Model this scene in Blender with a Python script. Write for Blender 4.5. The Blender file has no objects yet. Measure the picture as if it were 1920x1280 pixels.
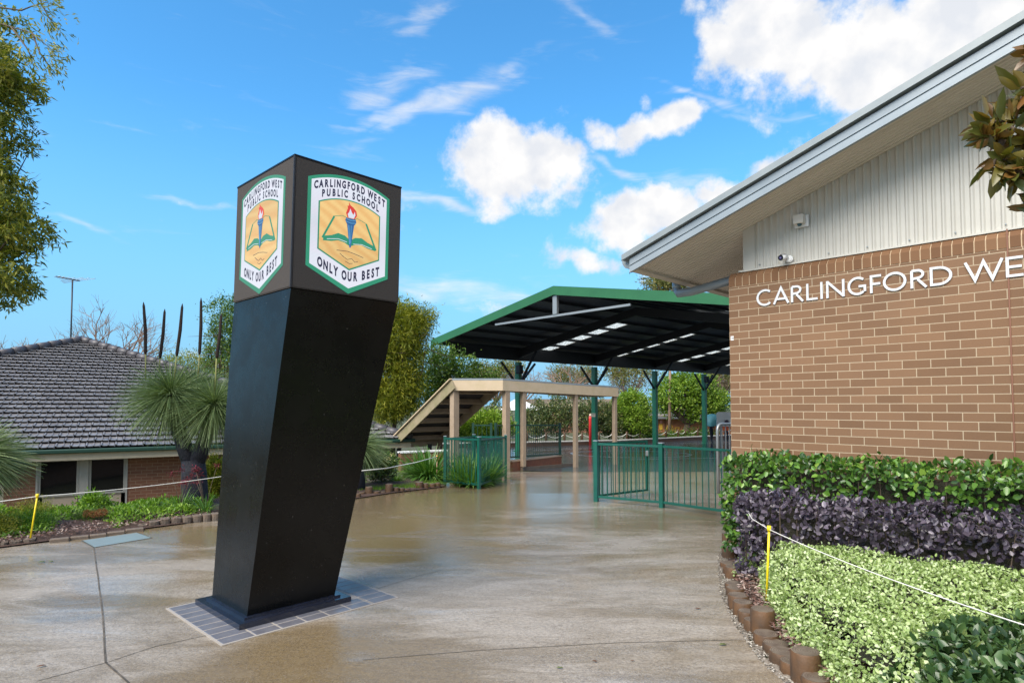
import bpy, bmesh, math, random
import numpy as np
from mathutils import Vector, Matrix
random.seed(7); RNG = np.random.default_rng(7)
R = math.radians
scn = bpy.context.scene; COL = scn.collection
# ------------------------------------------------------------------ camera
F = 1160.; TH = R(2.5); CT, ST = math.cos(TH), math.sin(TH); P0 = 760 - F*math.tan(TH); H = 1.7
cd = bpy.data.cameras.new('camera'); cam = bpy.data.objects.new('camera', cd); COL.objects.link(cam)
cam.location = (0, 0, H); cam.rotation_euler = (R(90)+TH, 0, 0)
cd.sensor_width = 36; cd.lens = F/1920*36; cd.shift_y = (P0-640)/1920; cd.clip_start = .05; cd.clip_end = 6000
scn.camera = cam
scn.render.resolution_x = 1024; scn.render.resolution_y = 682
scn.view_settings.view_transform = 'Standard'; scn.view_settings.look = 'None'
scn.view_settings.gamma = 1; scn.view_settings.exposure = 1.3
scn.cycles.max_bounces = 6; scn.cycles.transparent_max_bounces = 8

def ray(u, v):
    a = (u-960)/F; b = (P0-v)/F
    return np.array([a, CT-b*ST, b*CT+ST])
CAM = np.array([0, 0, H])
def atY(u, v, Y):
    r = ray(u, v); return CAM + r*(Y/r[1])
def atZ(u, v, z):
    r = ray(u, v); return CAM + r*((z-H)/r[2])
# ------------------------------------------------------------------ sun and sky
SUN_EL, SUN_AZ = R(48), R(218)      # azimuth measured clockwise from +Y: behind the viewer, to the left
sd = bpy.data.lights.new('sun', 'SUN'); sd.energy = 2.8; sd.angle = R(50); sd.color = (1, .93, .83)
sun = bpy.data.objects.new('sun', sd); COL.objects.link(sun)
sv = Vector((math.sin(SUN_AZ)*math.cos(SUN_EL), math.cos(SUN_AZ)*math.cos(SUN_EL), math.sin(SUN_EL)))
sun.rotation_euler = sv.to_track_quat('Z', 'Y').to_euler(); sun.location = (0, 0, 30)

class NT:
    def __init__(s, nt): s.nt = nt; s.l = nt.links
    def n(s, t, **k):
        o = s.nt.nodes.new(t)
        for a, b in k.items(): setattr(o, a, b)
        return o
    def put(s, sock, v):
        if v is None: return
        if isinstance(v, bpy.types.NodeSocket): s.l.new(v, sock)
        else:
            if isinstance(v, (tuple, list)) and len(v) == 3 and sock.type == 'RGBA': v = (*v, 1)
            sock.default_value = v
    def math(s, op, a, b=None, c=None, clamp=False):
        o = s.n('ShaderNodeMath', operation=op); o.use_clamp = clamp
        s.put(o.inputs[0], a); s.put(o.inputs[1], b); s.put(o.inputs[2], c); return o.outputs[0]
    def vmath(s, op, a, b=None):
        o = s.n('ShaderNodeVectorMath', operation=op); s.put(o.inputs[0], a); s.put(o.inputs[1], b)
        return o.outputs['Value'] if op in ('DOT_PRODUCT', 'LENGTH') else o.outputs[0]
    def noise(s, vec, scale, detail=4, rough=.55, dist=0, dim='3D'):
        o = s.n('ShaderNodeTexNoise'); o.inputs['Scale'].default_value = scale; o.inputs['Detail'].default_value = detail
        o.inputs['Roughness'].default_value = rough; o.inputs['Distortion'].default_value = dist
        if vec is not None: s.l.new(vec, o.inputs['Vector'])
        return o.outputs['Fac']
    def mapr(s, v, a, b, c=0., d=1., smooth=False):
        o = s.n('ShaderNodeMapRange'); o.interpolation_type = 'SMOOTHSTEP' if smooth else 'LINEAR'
        s.put(o.inputs[0], v); s.put(o.inputs[1], a); s.put(o.inputs[2], b); s.put(o.inputs[3], c); s.put(o.inputs[4], d); return o.outputs[0]
    def mix(s, f, a, b, mode='MIX'):
        o = s.n('ShaderNodeMix', data_type='RGBA', blend_type=mode)
        s.put(o.inputs[0], f); s.put(o.inputs[6], a); s.put(o.inputs[7], b); return o.outputs[2]
    def ramp(s, f, stops):
        o = s.n('ShaderNodeValToRGB'); s.put(o.inputs[0], f); e = o.color_ramp.elements
        while len(e) < len(stops): e.new(.5)
        for q, (p, c) in zip(e, stops): q.position = p; q.color = (*c, 1)
        return o.outputs[0]
    def mapping(s, vec, scale=(1, 1, 1), rot=(0, 0, 0), loc=(0, 0, 0)):
        o = s.n('ShaderNodeMapping'); s.l.new(vec, o.inputs[0]); o.inputs['Scale'].default_value = scale
        o.inputs['Rotation'].default_value = rot; o.inputs['Location'].default_value = loc; return o.outputs[0]
    def bump(s, h, strength=.3, dist=.01):
        o = s.n('ShaderNodeBump'); o.inputs['Strength'].default_value = strength; o.inputs['Distance'].default_value = dist
        s.l.new(h, o.inputs['Height']); return o.outputs[0]

def build_world():
    w = bpy.data.worlds.new('World'); scn.world = w; w.use_nodes = True
    nt = w.node_tree; nt.nodes.clear(); t = NT(nt)
    out = t.n('ShaderNodeOutputWorld'); bg = t.n('ShaderNodeBackground'); t.l.new(bg.outputs[0], out.inputs[0])
    sky = t.n('ShaderNodeTexSky', sky_type='NISHITA'); sky.sun_disc = False
    sky.sun_elevation = SUN_EL; sky.sun_rotation = SUN_AZ; sky.air_density = 1.0; sky.dust_density = .3; sky.ozone_density = 2.0
    tc = t.n('ShaderNodeTexCoord').outputs['Generated']
    hs = t.n('ShaderNodeHueSaturation'); t.l.new(sky.outputs[0], hs.inputs['Color']); hs.inputs['Saturation'].default_value = 1.12; hs.inputs['Value'].default_value = 1.25
    skyc = t.mix(1.0, hs.outputs[0], SKY_TINT, 'MULTIPLY')
    sep = t.n('ShaderNodeSeparateXYZ'); t.l.new(tc, sep.inputs[0])
    # cumulus: soft bodies at fixed directions, broken up by fractal noise
    warp = t.n('ShaderNodeTexNoise'); warp.inputs['Scale'].default_value = 9; warp.inputs['Detail'].default_value = 3
    t.l.new(tc, warp.inputs['Vector'])
    wv = t.vmath('SUBTRACT', warp.outputs['Color'], (.5, .5, .5)); sc = t.n('ShaderNodeVectorMath', operation='SCALE'); t.l.new(wv, sc.inputs[0]); sc.inputs['Scale'].default_value = .07
    dirw = t.vmath('ADD', tc, sc.outputs[0])
    def blobs(lst):
        tot = None
        for (u, v, rx, ry, ang, k) in lst:
            c = Vector(ray(u, v)).normalized(); rt = c.cross(Vector((0, 0, 1))).normalized(); up = rt.cross(c)
            ca, sa = math.cos(R(ang)), math.sin(R(ang))
            a = (rt*ca+up*sa)*(F/rx); b = (up*ca-rt*sa)*(F/ry)
            x = t.math('SUBTRACT', t.vmath('DOT_PRODUCT', dirw, tuple(a)), a.dot(c)); y = t.math('SUBTRACT', t.vmath('DOT_PRODUCT', dirw, tuple(b)), b.dot(c))
            r2 = t.math('ADD', t.math('MULTIPLY', x, x), t.math('MULTIPLY', y, y))
            g = t.math('MULTIPLY', t.math('EXPONENT', t.math('MULTIPLY', r2, -.8)), k)
            fw = t.math('GREATER_THAN', t.vmath('DOT_PRODUCT', tc, tuple(c)), 0); g = t.math('MULTIPLY', g, fw)
            tot = g if tot is None else t.math('MAXIMUM', tot, g)
        return tot
    n1 = t.noise(tc, 14, 9, .6)
    cum = blobs(CUMULUS)
    dens = t.mapr(t.math('ADD', cum, t.math('MULTIPLY', t.math('SUBTRACT', n1, .5), 1.6)), .34, .74, 0, 1, True)
    wis = blobs(WISPS)
    n2 = t.noise(t.mapping(tc, (5, 5, 26), (0, R(-28), 0)), 1.6, 8, .62, .6)
    dw = t.math('MULTIPLY', t.mapr(t.math('ADD', t.math('MULTIPLY', wis, .42), n2), .58, 1.2, 0, .75, True), 1)
    d = t.math('MAXIMUM', dens, dw)
    # unseen sky behind the viewer: cloud cover thickened to whiten the ambient light
    n3 = t.noise(tc, 3.2, 8, .6)
    back = t.mapr(sep.outputs[1], -.05, .3, 1, 0)
    dg = t.math('MULTIPLY', t.mapr(n3, .42, .56, 0, 1, True), back)
    d = t.math('MAXIMUM', d, dg)
    hz = t.mapr(sep.outputs[2], .0, .45, .95, 0, True)
    base = t.mix(hz, skyc, HORIZON)
    shade = t.noise(tc, 22, 5, .5)
    cc = t.mix(t.mapr(shade, .35, .6), CLOUD_LO, CLOUD_HI)
    t.l.new(t.mix(d, base, cc), bg.inputs[0]); bg.inputs[1].default_value = .12
SKY_TINT = (.36, .70, .78); HORIZON = (.95, 1.95, 3.0); CLOUD_LO = (2.75, 2.85, 3.05); CLOUD_HI = (3.45, 3.42, 3.4)
CUMULUS = [(960, 315, 125, 80, 4, 1.1), (930, 370, 70, 50, 0, .9), (1030, 290, 80, 50, 0, .9), (1130, 262, 70, 30, -10, .85), (1190, 258, 60, 30, 20, .9), (1265, 222, 70, 30, 15, .9), (1215, 205, 22, 26, 0, .6), (1010, 235, 90, 22, 5, .55),
           (1480, 60, 140, 90, -20, .95), (1620, 110, 180, 90, -25, 1.05), (1780, 70, 170, 90, 10, 1.0), (1900, 20, 140, 80, 0, 1.0),
           (1230, 410, 120, 50, 12, 1.0), (1330, 375, 80, 40, 0, .85), (1450, 305, 60, 24, 20, .8), (1430, 190, 55, 32, -40, .62), (1090, 490, 90, 28, -10, .72),
           (1240, 500, 60, 40, 0, .7), (780, 430, 40, 18, 0, .5), (900, 580, 80, 26, 0, .5), (330, 670, 90, 16, 0, .55), (370, 385, 50, 9, 5, .45), (1180, 440, 50, 28, 0, .8)]
WISPS = [(790, 25, 70, 16, 30, 1.), (730, 170, 90, 22, 28, .9), (820, 200, 170, 20, 26, 1.), (700, 235, 90, 12, 15, .9), (930, 150, 120, 14, 38, .7), (1080, 30, 60, 8, -20, .5),
         (1340, 180, 90, 8, -24, .9), (1440, 220, 120, 7, -22, .7), (1150, 320, 80, 8, -25, .9), (820, 375, 120, 9, -14, 1.), (850, 545, 120, 22, -6, 1.),
         (1280, 345, 60, 20, 10, .9), (950, 560, 110, 22, -6, .9), (150, 425, 50, 5, -8, .8), (360, 385, 60, 8, 0, 1.)]
build_world()

# ------------------------------------------------------------------ object helpers
def tag(o, label=None, cat=None, group=None, kind=None):
    if label: o['label'] = label
    if cat: o['category'] = cat
    if group: o['group'] = group
    if kind: o['kind'] = kind
    return o
def thing(name, label, cat, loc=(0, 0, 0), rz=0, group=None, xdir=None):
    o = bpy.data.objects.new(name, None); COL.objects.link(o); o.empty_display_size = .2
    if xdir is not None: rz = math.atan2(xdir[1], xdir[0])
    o.location = tuple(loc); o.rotation_euler = (0, 0, rz)
    tag(o, label, cat, group); return o
def rootmat(o):
    while o.parent: o = o.parent
    return Matrix.Translation(o.location) @ Matrix.Rotation(o.rotation_euler[2], 4, 'Z')

class MB:
    def __init__(s): s.v = []; s.f = []; s.sm = []
    def add(s, vs, fs, smooth=False):
        k = len(s.v); s.v.extend([tuple(float(c) for c in p) for p in vs]); s.f.extend([tuple(i+k for i in f) for f in fs]); s.sm.extend([smooth]*len(fs)); return s
    def box(s, c, size, ax=None, bev=0):
        """box centred at c, size (x,y,z), optional 3 axes; small chamfer bev"""
        X, Y, Z = [np.array(a, float) for a in (ax or ((1, 0, 0), (0, 1, 0), (0, 0, 1)))]
        c = np.array(c, float); h = np.array(size, float)/2
        if bev <= 0:
            vs = [c+X*h[0]*i+Y*h[1]*j+Z*h[2]*k for k in (-1, 1) for j in (-1, 1) for i in (-1, 1)]
            return s.add(vs, [(0, 2, 3, 1), (4, 5, 7, 6), (0, 1, 5, 4), (2, 6, 7, 3), (0, 4, 6, 2), (1, 3, 7, 5)])
        vs = []; idx = {}
        for i in (-1, 1):
            for j in (-1, 1):
                for k in (-1, 1):
                    for a in range(3):
                        q = [h[0]-bev, h[1]-bev, h[2]-bev]; q[a] = h[a]
                        idx[(i, j, k, a)] = len(vs); vs.append(c+X*q[0]*i+Y*q[1]*j+Z*q[2]*k)
        fs = []
        sg = (-1, 1)
        for w in sg:
            fs += [tuple(idx[(w, j, k, 0)] for j, k in ((-1, -1), (1, -1), (1, 1), (-1, 1))), tuple(idx[(j, w, k, 1)] for j, k in ((-1, -1), (1, -1), (1, 1), (-1, 1))),
                   tuple(idx[(j, k, w, 2)] for j, k in ((-1, -1), (1, -1), (1, 1), (-1, 1)))]
        for i in sg:
            for j in sg:
                fs += [(idx[(i, j, -1, 0)], idx[(i, j, 1, 0)], idx[(i, j, 1, 1)], idx[(i, j, -1, 1)]), (idx[(i, -1, j, 0)], idx[(i, 1, j, 0)], idx[(i, 1, j, 2)], idx[(i, -1, j, 2)]),
                       (idx[(-1, i, j, 1)], idx[(1, i, j, 1)], idx[(1, i, j, 2)], idx[(-1, i, j, 2)])]
                for k in sg: fs.append((idx[(i, j, k, 0)], idx[(i, j, k, 1)], idx[(i, j, k, 2)]))
        return s.add(vs, fs)
    def bar(s, a, b, w, h=None, up=(0, 0, 1), bev=0):
        a = np.array(a, float); b = np.array(b, float); d = b-a; L = np.linalg.norm(d); d /= L
        up = np.array(up, float)
        if abs(d@up) > .98: up = np.array([0., 1, 0])
        sd_ = np.cross(d, up); sd_ /= np.linalg.norm(sd_); u2 = np.cross(sd_, d)
        return s.box((a+b)/2, (L, w, h or w), (d, sd_, u2), bev)
    def tube(s, pts, rad, n=8, cap=True, smooth=True):
        pts = [np.array(p, float) for p in pts]
        if np.isscalar(rad): rad = [rad]*len(pts)
        vs = []; prev = None
        for i, p in enumerate(pts):
            d = pts[min(i+1, len(pts)-1)]-pts[max(i-1, 0)]; d = d/(np.linalg.norm(d)+1e-9)
            r = np.array([0, 0, 1.]) if abs(d[2]) < .9 else np.array([1., 0, 0])
            if prev is not None: r = prev
            a = np.cross(d, np.cross(r, d)); a /= np.linalg.norm(a)+1e-9; b = np.cross(d, a); prev = a
            for k in range(n):
                q = 2*math.pi*k/n; vs.append(p+(a*math.cos(q)+b*math.sin(q))*rad[i])
        fs = [(i*n+k, i*n+(k+1) % n, (i+1)*n+(k+1) % n, (i+1)*n+k) for i in range(len(pts)-1) for k in range(n)]
        s.add(vs, fs, smooth)
        if cap:
            m = len(s.v)-len(vs)
            s.f.append(tuple(m+k for k in range(n))[::-1]); s.f.append(tuple(m+(len(pts)-1)*n+k for k in range(n))); s.sm += [False, False]
        return s
    def prism(s, poly, z0, z1):
        """poly [(x,y)], z0/z1 scalars or lists"""
        n = len(poly); a = z0 if hasattr(z0, '__len__') else [z0]*n; b = z1 if hasattr(z1, '__len__') else [z1]*n
        vs = [(p[0], p[1], a[i]) for i, p in enumerate(poly)]+[(p[0], p[1], b[i]) for i, p in enumerate(poly)]
        return s.add(vs, [tuple(range(n))[::-1], tuple(range(n, 2*n))]+[(i, (i+1) % n, n+(i+1) % n, n+i) for i in range(n)])
    def quad(s, a, b, c, d): return s.add([a, b, c, d], [(0, 1, 2, 3)])
    def slab(s, pts, off):
        """pts polygon in 3D, extruded by vector off"""
        n = len(pts); off = np.array(off, float); vs = [np.array(p, float) for p in pts]; vs = vs+[p+off for p in vs]
        return s.add(vs, [tuple(range(n))[::-1], tuple(range(n, 2*n))]+[(i, (i+1) % n, n+(i+1) % n, n+i) for i in range(n)])

def link_mesh(name, V, faces_or_arrays, mat, parent=None, smooth=None, world=True, loc=None):
    V = np.asarray(V, float)
    me = bpy.data.meshes.new(name)
    if parent is not None:
        if world:
            M = np.array(rootmat(parent).inverted()); V = V@M[:3, :3].T+M[:3, 3]
        o_loc = None
    else:
        lo, hi = V.min(0), V.max(0); o_loc = np.array([(lo[0]+hi[0])/2, (lo[1]+hi[1])/2, lo[2]]) if loc is None else np.array(loc, float); V = V-o_loc
    if isinstance(faces_or_arrays, tuple):      # (loop array, face sizes)
        loops, sizes = faces_or_arrays
        me.vertices.add(len(V)); me.vertices.foreach_set('co', V.ravel())
        me.loops.add(len(loops)); me.loops.foreach_set('vertex_index', loops)
        me.polygons.add(len(sizes)); st = np.concatenate([[0], np.cumsum(sizes)[:-1]])
        me.polygons.foreach_set('loop_start', st); me.polygons.foreach_set('loop_total', sizes)
        me.update(calc_edges=True)
    else:
        me.from_pydata([tuple(p) for p in V], [], faces_or_arrays)
        if smooth is not None and any(smooth):
            me.polygons.foreach_set('use_smooth', smooth)
        bm = bmesh.new(); bm.from_mesh(me); bmesh.ops.recalc_face_normals(bm, faces=bm.faces); bm.to_mesh(me); bm.free()
    me.materials.append(mat); me.update()
    o = bpy.data.objects.new(name, me); COL.objects.link(o)
    if parent is not None: o.parent = parent
    else: o.location = tuple(o_loc)
    return o
def obj(name, mb, mat, parent=None, world=True, loc=None): return link_mesh(name, mb.v, mb.f, mat, parent, mb.sm, world, loc)

# ------------------------------------------------------------------ materials
MATS = {}
def mat(name, base=(.5, .5, .5), rough=.6, metal=0, vary=None, vscale=6, bump=0, bscale=60, bdist=.004, spec=.5, coat=0, emit=None, es=1):
    m = bpy.data.materials.new(name); m.use_nodes = True; nt = m.node_tree; t = NT(nt)
    b = nt.nodes['Principled BSDF']; b.inputs['Roughness'].default_value = rough; b.inputs['Metallic'].default_value = metal
    b.inputs['Specular IOR Level'].default_value = spec; b.inputs['Coat Weight'].default_value = coat
    tc = t.n('ShaderNodeTexCoord').outputs['Object']
    if vary:
        f = t.mapr(t.noise(tc, vscale, 6, .6), .3, .7); c = t.mix(f, base, vary); t.l.new(c, b.inputs['Base Color'])
    else: b.inputs['Base Color'].default_value = (*base, 1)
    if bump: t.l.new(t.bump(t.noise(tc, bscale, 4, .6), bump, bdist), b.inputs['Normal'])
    if emit: b.inputs['Emission Color'].default_value = (*emit, 1); b.inputs['Emission Strength'].default_value = es
    MATS[name] = m; return m
def leafmat(name, stops, rough=.45, spec=.4, trans=.25):
    """leaf colour differs leaf by leaf (random per mesh island)"""
    m = bpy.data.materials.new(name); m.use_nodes = True; nt = m.node_tree; t = NT(nt); b = nt.nodes['Principled BSDF']
    g = t.n('ShaderNodeNewGeometry'); tc = t.n('ShaderNodeTexCoord').outputs['Object']
    f = t.math('ADD', t.math('MULTIPLY', g.outputs['Random Per Island'], .7), t.math('MULTIPLY', t.noise(tc, 2.2, 3), .3))
    c = t.ramp(f, stops); t.l.new(c, b.inputs['Base Color']); b.inputs['Roughness'].default_value = rough; b.inputs['Specular IOR Level'].default_value = spec
    tr = t.n('ShaderNodeBsdfTranslucent'); t.l.new(t.mix(1., c, (1.3, 1.5, .6), 'MULTIPLY'), tr.inputs[0])
    mx = t.n('ShaderNodeMixShader'); mx.inputs[0].default_value = trans; t.l.new(b.outputs[0], mx.inputs[1]); t.l.new(tr.outputs[0], mx.inputs[2])
    t.l.new(mx.outputs[0], nt.nodes['Material Output'].inputs[0]); return m
def brickmat(name, c1, c2, mortar, bw=.24, rh=.086, ms=.010, offs=.5, zoff=0., xoff=0.):
    m = bpy.data.materials.new(name); m.use_nodes = True; nt = m.node_tree; t = NT(nt); b = nt.nodes['Principled BSDF']
    tc = t.n('ShaderNodeTexCoord').outputs['Object']; s_ = t.n('ShaderNodeSeparateXYZ'); t.l.new(tc, s_.inputs[0])
    cb = t.n('ShaderNodeCombineXYZ'); t.l.new(t.math('ADD', t.math('ADD', s_.outputs[0], s_.outputs[1]), xoff), cb.inputs[0]); t.l.new(t.math('ADD', s_.outputs[2], zoff), cb.inputs[1])
    br = t.n('ShaderNodeTexBrick'); t.l.new(cb.outputs[0], br.inputs['Vector']); br.offset = offs
    br.inputs['Scale'].default_value = 1; br.inputs['Brick Width'].default_value = bw; br.inputs['Row Height'].default_value = rh
    br.inputs['Mortar Size'].default_value = ms/2; br.inputs['Mortar Smooth'].default_value = .15; br.inputs['Bias'].default_value = -.1
    br.inputs['Color1'].default_value = (*c1, 1); br.inputs['Color2'].default_value = (*c2, 1); br.inputs['Mortar'].default_value = (*mortar, 1)
    n = t.noise(tc, 90, 4, .7); n2 = t.noise(tc, 1.1, 4)
    col = t.mix(t.mapr(n, .3, .75, .0, .22), br.outputs['Color'], (c1[0]*.45, c1[1]*.45, c1[2]*.5)); col = t.mix(t.mapr(n2, .35, .65, 0, .16), col, (c2[0]*1.3, c2[1]*1.25, c2[2]*1.1))
    t.l.new(col, b.inputs['Base Color']); b.inputs['Roughness'].default_value = .75
    h = t.math('ADD', t.math('MULTIPLY', br.outputs['Fac'], -1), t.math('MULTIPLY', n, .25))
    t.l.new(t.bump(h, .6, .006), b.inputs['Normal']); return m

def ground_mat():
    m = bpy.data.materials.new('grass_soil'); m.use_nodes = True; t = NT(m.node_tree); b = m.node_tree.nodes['Principled BSDF']
    tc = t.n('ShaderNodeTexCoord').outputs['Object']
    c = t.mix(t.mapr(t.noise(tc, .6, 6), .35, .65), (.05, .075, .02), (.10, .08, .05)); c = t.mix(t.mapr(t.noise(tc, 30, 4), .3, .7, 0, .5), c, (.03, .045, .015))
    t.l.new(c, b.inputs['Base Color']); b.inputs['Roughness'].default_value = .9; t.l.new(t.bump(t.noise(tc, 40, 4), .5, .03), b.inputs['Normal']); return m
def concrete_mat():
    """broom-finished concrete, rain-wet: brown stains, a painted pillar reflection and shallow wet film"""
    m = bpy.data.materials.new('wet_concrete'); m.use_nodes = True; nt = m.node_tree; t = NT(nt); b = nt.nodes['Principled BSDF']
    geo = t.n('ShaderNodeNewGeometry').outputs['Position']
    st = t.mapping(geo, (.55, 1.5, 1), (0, 0, R(-14)))
    big = t.noise(st, .55, 7, .62, .8); med = t.noise(st, 2.0, 7, .66, .9); fine = t.noise(geo, 110, 3, .7); spk = t.noise(geo, 48, 5, .8)
    sxy = t.n('ShaderNodeSeparateXYZ'); t.l.new(geo, sxy.inputs[0])
    tot = None
    for (x, y, rx, ry, k) in STAINS_REFL:
        dx = t.math('DIVIDE', t.math('SUBTRACT', sxy.outputs[0], x), rx); dy = t.math('DIVIDE', t.math('SUBTRACT', sxy.outputs[1], y), ry)
        g = t.math('MULTIPLY', t.math('EXPONENT', t.math('MULTIPLY', t.math('ADD', t.math('MULTIPLY', dx, dx), t.math('MULTIPLY', dy, dy)), -1.)), k)
        tot = g if tot is None else t.math('ADD', tot, g)
    f = t.math('ADD', t.math('ADD', t.math('MULTIPLY', big, .75), t.math('MULTIPLY', med, .65)), t.math('MULTIPLY', tot, .60))
    stain_refl = t.mapr(f, .60, 1.0, 0, 1, True)
    c = t.mix(t.mapr(med, .35, .65), (.37, .32, .265), (.26, .215, .165))
    c = t.mix(t.math('MULTIPLY', stain_refl, .92), c, (.165, .115, .052)); c = t.mix(t.mapr(spk, .42, .62, 0, .62), c, (.085, .062, .042)); c = t.mix(t.math('MULTIPLY', t.mapr(fine, .50, .64, 0, .7), t.mapr(stain_refl, 0, 1, 1, .35)), c, (.43, .38, .32))
    t.l.new(c, b.inputs['Base Color'])
    wet = t.noise(st, .9, 6, .6, 1.2)
    r = t.mapr(t.math('ADD', wet, t.mapr(sxy.outputs[1], 4.5, 13, -.06, .25)), .38, .60, .36, .045, True)
    t.l.new(r, b.inputs['Roughness']); b.inputs['Specular IOR Level'].default_value = .9
    hb = t.math('ADD', t.math('MULTIPLY', fine, .5), t.math('ADD', t.math('MULTIPLY', spk, .8), t.math('MULTIPLY', t.noise(t.mapping(geo, (4, 16, 1), (0, 0, R(15))), 1.4, 4, .6, 1.), 1.2)))
    bs = t.n('ShaderNodeBump'); bs.inputs['Distance'].default_value = .007; t.l.new(hb, bs.inputs['Height']); t.l.new(t.mapr(r, .045, .36, .14, .6), bs.inputs['Strength'])
    t.l.new(bs.outputs[0], b.inputs['Normal']); return m
STAINS_REFL = [(-1.05, 3.9, .7, .7, 1.1), (-.3, 3.5, .5, .3, .8), (.6, 11.5, 2.5, .8, .5), (-2.6, 7.6, .9, .5, .6), (-4.6, 7.0, .9, .35, .5), (-1.6, 9.3, 1.6, 2.2, 1.0), (-.9, 12.5, 2.5, 1.6, .8), (-1.4, 3.75, .75, .45, 1.0), (-.6, 7.2, 1.0, .8, .35), (-6.6, 6.3, 1.5, .45, 1.0), (-4.3, 8.2, 1.6, .5, .8), (-3.55, 5.4, .5, .16, .9),  # blobs in front of the sign pillar paint its brown reflection
          (-1.75, 4.6, .8, .5, .2), (1.7, 8.8, 1.2, .5, .4), (2.8, 9.6, 1.2, .6, .5), (-3, 10.4, 1.5, .7, .9)]
M_GROUND = ground_mat(); M_CONC = concrete_mat()
M_ASPH = mat('wet_asphalt', (.035, .05, .06), .12, vary=(.055, .072, .082), vscale=1.2, bump=.3, bscale=120, bdist=.003)
M_WHITELINE = mat('line_paint', (.5, .52, .52), .35, vary=(.34, .37, .38), vscale=8)
M_BRICK = brickmat('tan_brick', (.150, .078, .038), (.215, .118, .062), (.43, .34, .235), zoff=.0, ms=.0095)
M_BRICKS = mat('soldier_brick', (.27, .125, .065), .75, vary=(.33, .175, .10), vscale=5, bump=.4, bscale=120)
M_MORTAR = mat('mortar', (.52, .39, .26), .9, bump=.4, bscale=150)
M_HBRICK = brickmat('red_brown_brick', (.155, .06, .032), (.20, .085, .045), (.30, .20, .13))
M_CLAD = mat('white_steel_sheet', (.54, .52, .47), .38, vary=(.48, .46, .41), vscale=2.5, spec=.4)
M_SOFF = mat('beige_soffit_sheet', (.60, .54, .46), .5, vary=(.54, .48, .40), vscale=2)
M_ZINC = mat('grey_folded_steel', (.20, .23, .245), .4, vary=(.25, .28, .29), vscale=3, metal=.1)
M_ZINCL = mat('pale_grey_steel', (.27, .31, .34), .35, vary=(.23, .27, .30), vscale=4, metal=.1)
M_WHITE = mat('white_paint', (.80, .80, .80), .4)
M_LETTER = mat('white_letter', (.60, .61, .63), .35)
M_GREEN = mat('green_powdercoat', (.004, .068, .050), .28, vary=(.006, .092, .066), vscale=6, spec=.6)
M_RGREEN = mat('green_roof_steel', (.022, .125, .048), .42, vary=(.016, .10, .038), vscale=1.3, spec=.5)
M_DGREEN = mat('dark_green_steel', (.01, .045, .03), .45)
M_COLG = mat('mid_green_steel', (.01, .14, .075), .4, vary=(.02, .18, .10), vscale=3)
M_DARKSTEEL = mat('dark_steel', (.014, .014, .018), .5)
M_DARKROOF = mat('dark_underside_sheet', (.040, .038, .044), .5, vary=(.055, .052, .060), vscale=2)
M_CREAM = mat('cream_timber', (.55, .43, .30), .6, vary=(.48, .38, .24), vscale=4, bump=.2, bscale=40)
M_CREAMP = mat('beige_post', (.36, .27, .19), .6, vary=(.30, .22, .15), vscale=5, bump=.2, bscale=50)
M_MOSSY = mat('mossy_timber', (.30, .24, .155), .75, vary=(.20, .18, .09), vscale=3, bump=.3)
M_BLACK = mat('satin_black_panel', (.0035, .0035, .0035), .30, vary=(.006, .006, .006), vscale=2.5, spec=.24)
def speckle(m):
    nt = m.node_tree; t = NT(nt); b = nt.nodes['Principled BSDF']; src = b.inputs['Base Color'].links[0].from_socket; tc = t.n('ShaderNodeTexCoord').outputs['Object']
    v = t.n('ShaderNodeTexVoronoi'); v.inputs['Scale'].default_value = 16; t.l.new(tc, v.inputs['Vector']); dots = t.mapr(v.outputs['Distance'], .05, .09, 1, 0)
    sel = t.math('GREATER_THAN', t.math('FRACT', t.math('MULTIPLY', t.n('ShaderNodeSeparateColor').outputs[0], 1)), 2)
    sc_ = t.n('ShaderNodeSeparateColor'); t.l.new(v.outputs['Color'], sc_.inputs[0]); sel = t.math('GREATER_THAN', sc_.outputs[0], .72)
    streak = t.noise(t.mapping(tc, (26, 26, .8)), 1., 5, .7)
    c = t.mix(t.mapr(streak, .55, .8, 0, .25), src, (.012, .012, .012)); c = t.mix(t.math('MULTIPLY', t.math('MULTIPLY', dots, sel), .5), c, (.12, .115, .11)); t.l.new(c, b.inputs['Base Color'])
    t.l.new(t.mapr(t.noise(tc, 3.5, 5, .65), .35, .65, .20, .36), b.inputs['Roughness'])
speckle(M_BLACK)
M_BLACK2 = mat('plinth_steel', (.008, .011, .022), .22, vary=(.014, .018, .034), vscale=8, spec=.8)
M_LEDF = mat('led_panel_face', (.050, .044, .040), .7, vary=(.068, .060, .056), vscale=180, spec=.12)
M_PAVER = mat('slate_paver', (.10, .10, .12), .3, vary=(.15, .15, .17), vscale=7, bump=.3, bscale=80, spec=.6)
M_PGROUT = mat('paver_grout', (.30, .27, .24), .7, bump=.3)
M_COVER = mat('metal_pit_cover', (.20, .235, .225), .35, vary=(.22, .27, .26), vscale=8, bump=.3, bscale=90, metal=.2)
M_LOGS = mat('log_side', (.135, .066, .027), .6, vary=(.055, .035, .022), vscale=7, bump=.6, bscale=30, bdist=.01)
M_STONE = mat('edging_stone', (.17, .12, .085), .7, vary=(.10, .085, .07), vscale=6, bump=.5, bscale=40, bdist=.01)
M_SOIL = mat('bark_mulch', (.10, .055, .04), .85, vary=(.05, .03, .022), vscale=14, bump=.9, bscale=40, bdist=.03)
M_GRAVEL = mat('gravel_soil', (.16, .13, .10), .9, vary=(.25, .21, .17), vscale=60, bump=.8, bscale=90, bdist=.01)
M_CHIP = leafmat('mulch_chip', [(.1, (.07, .03, .022)), (.5, (.19, .11, .09)), (.9, (.42, .34, .30))], .8, .2, 0)
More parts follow.
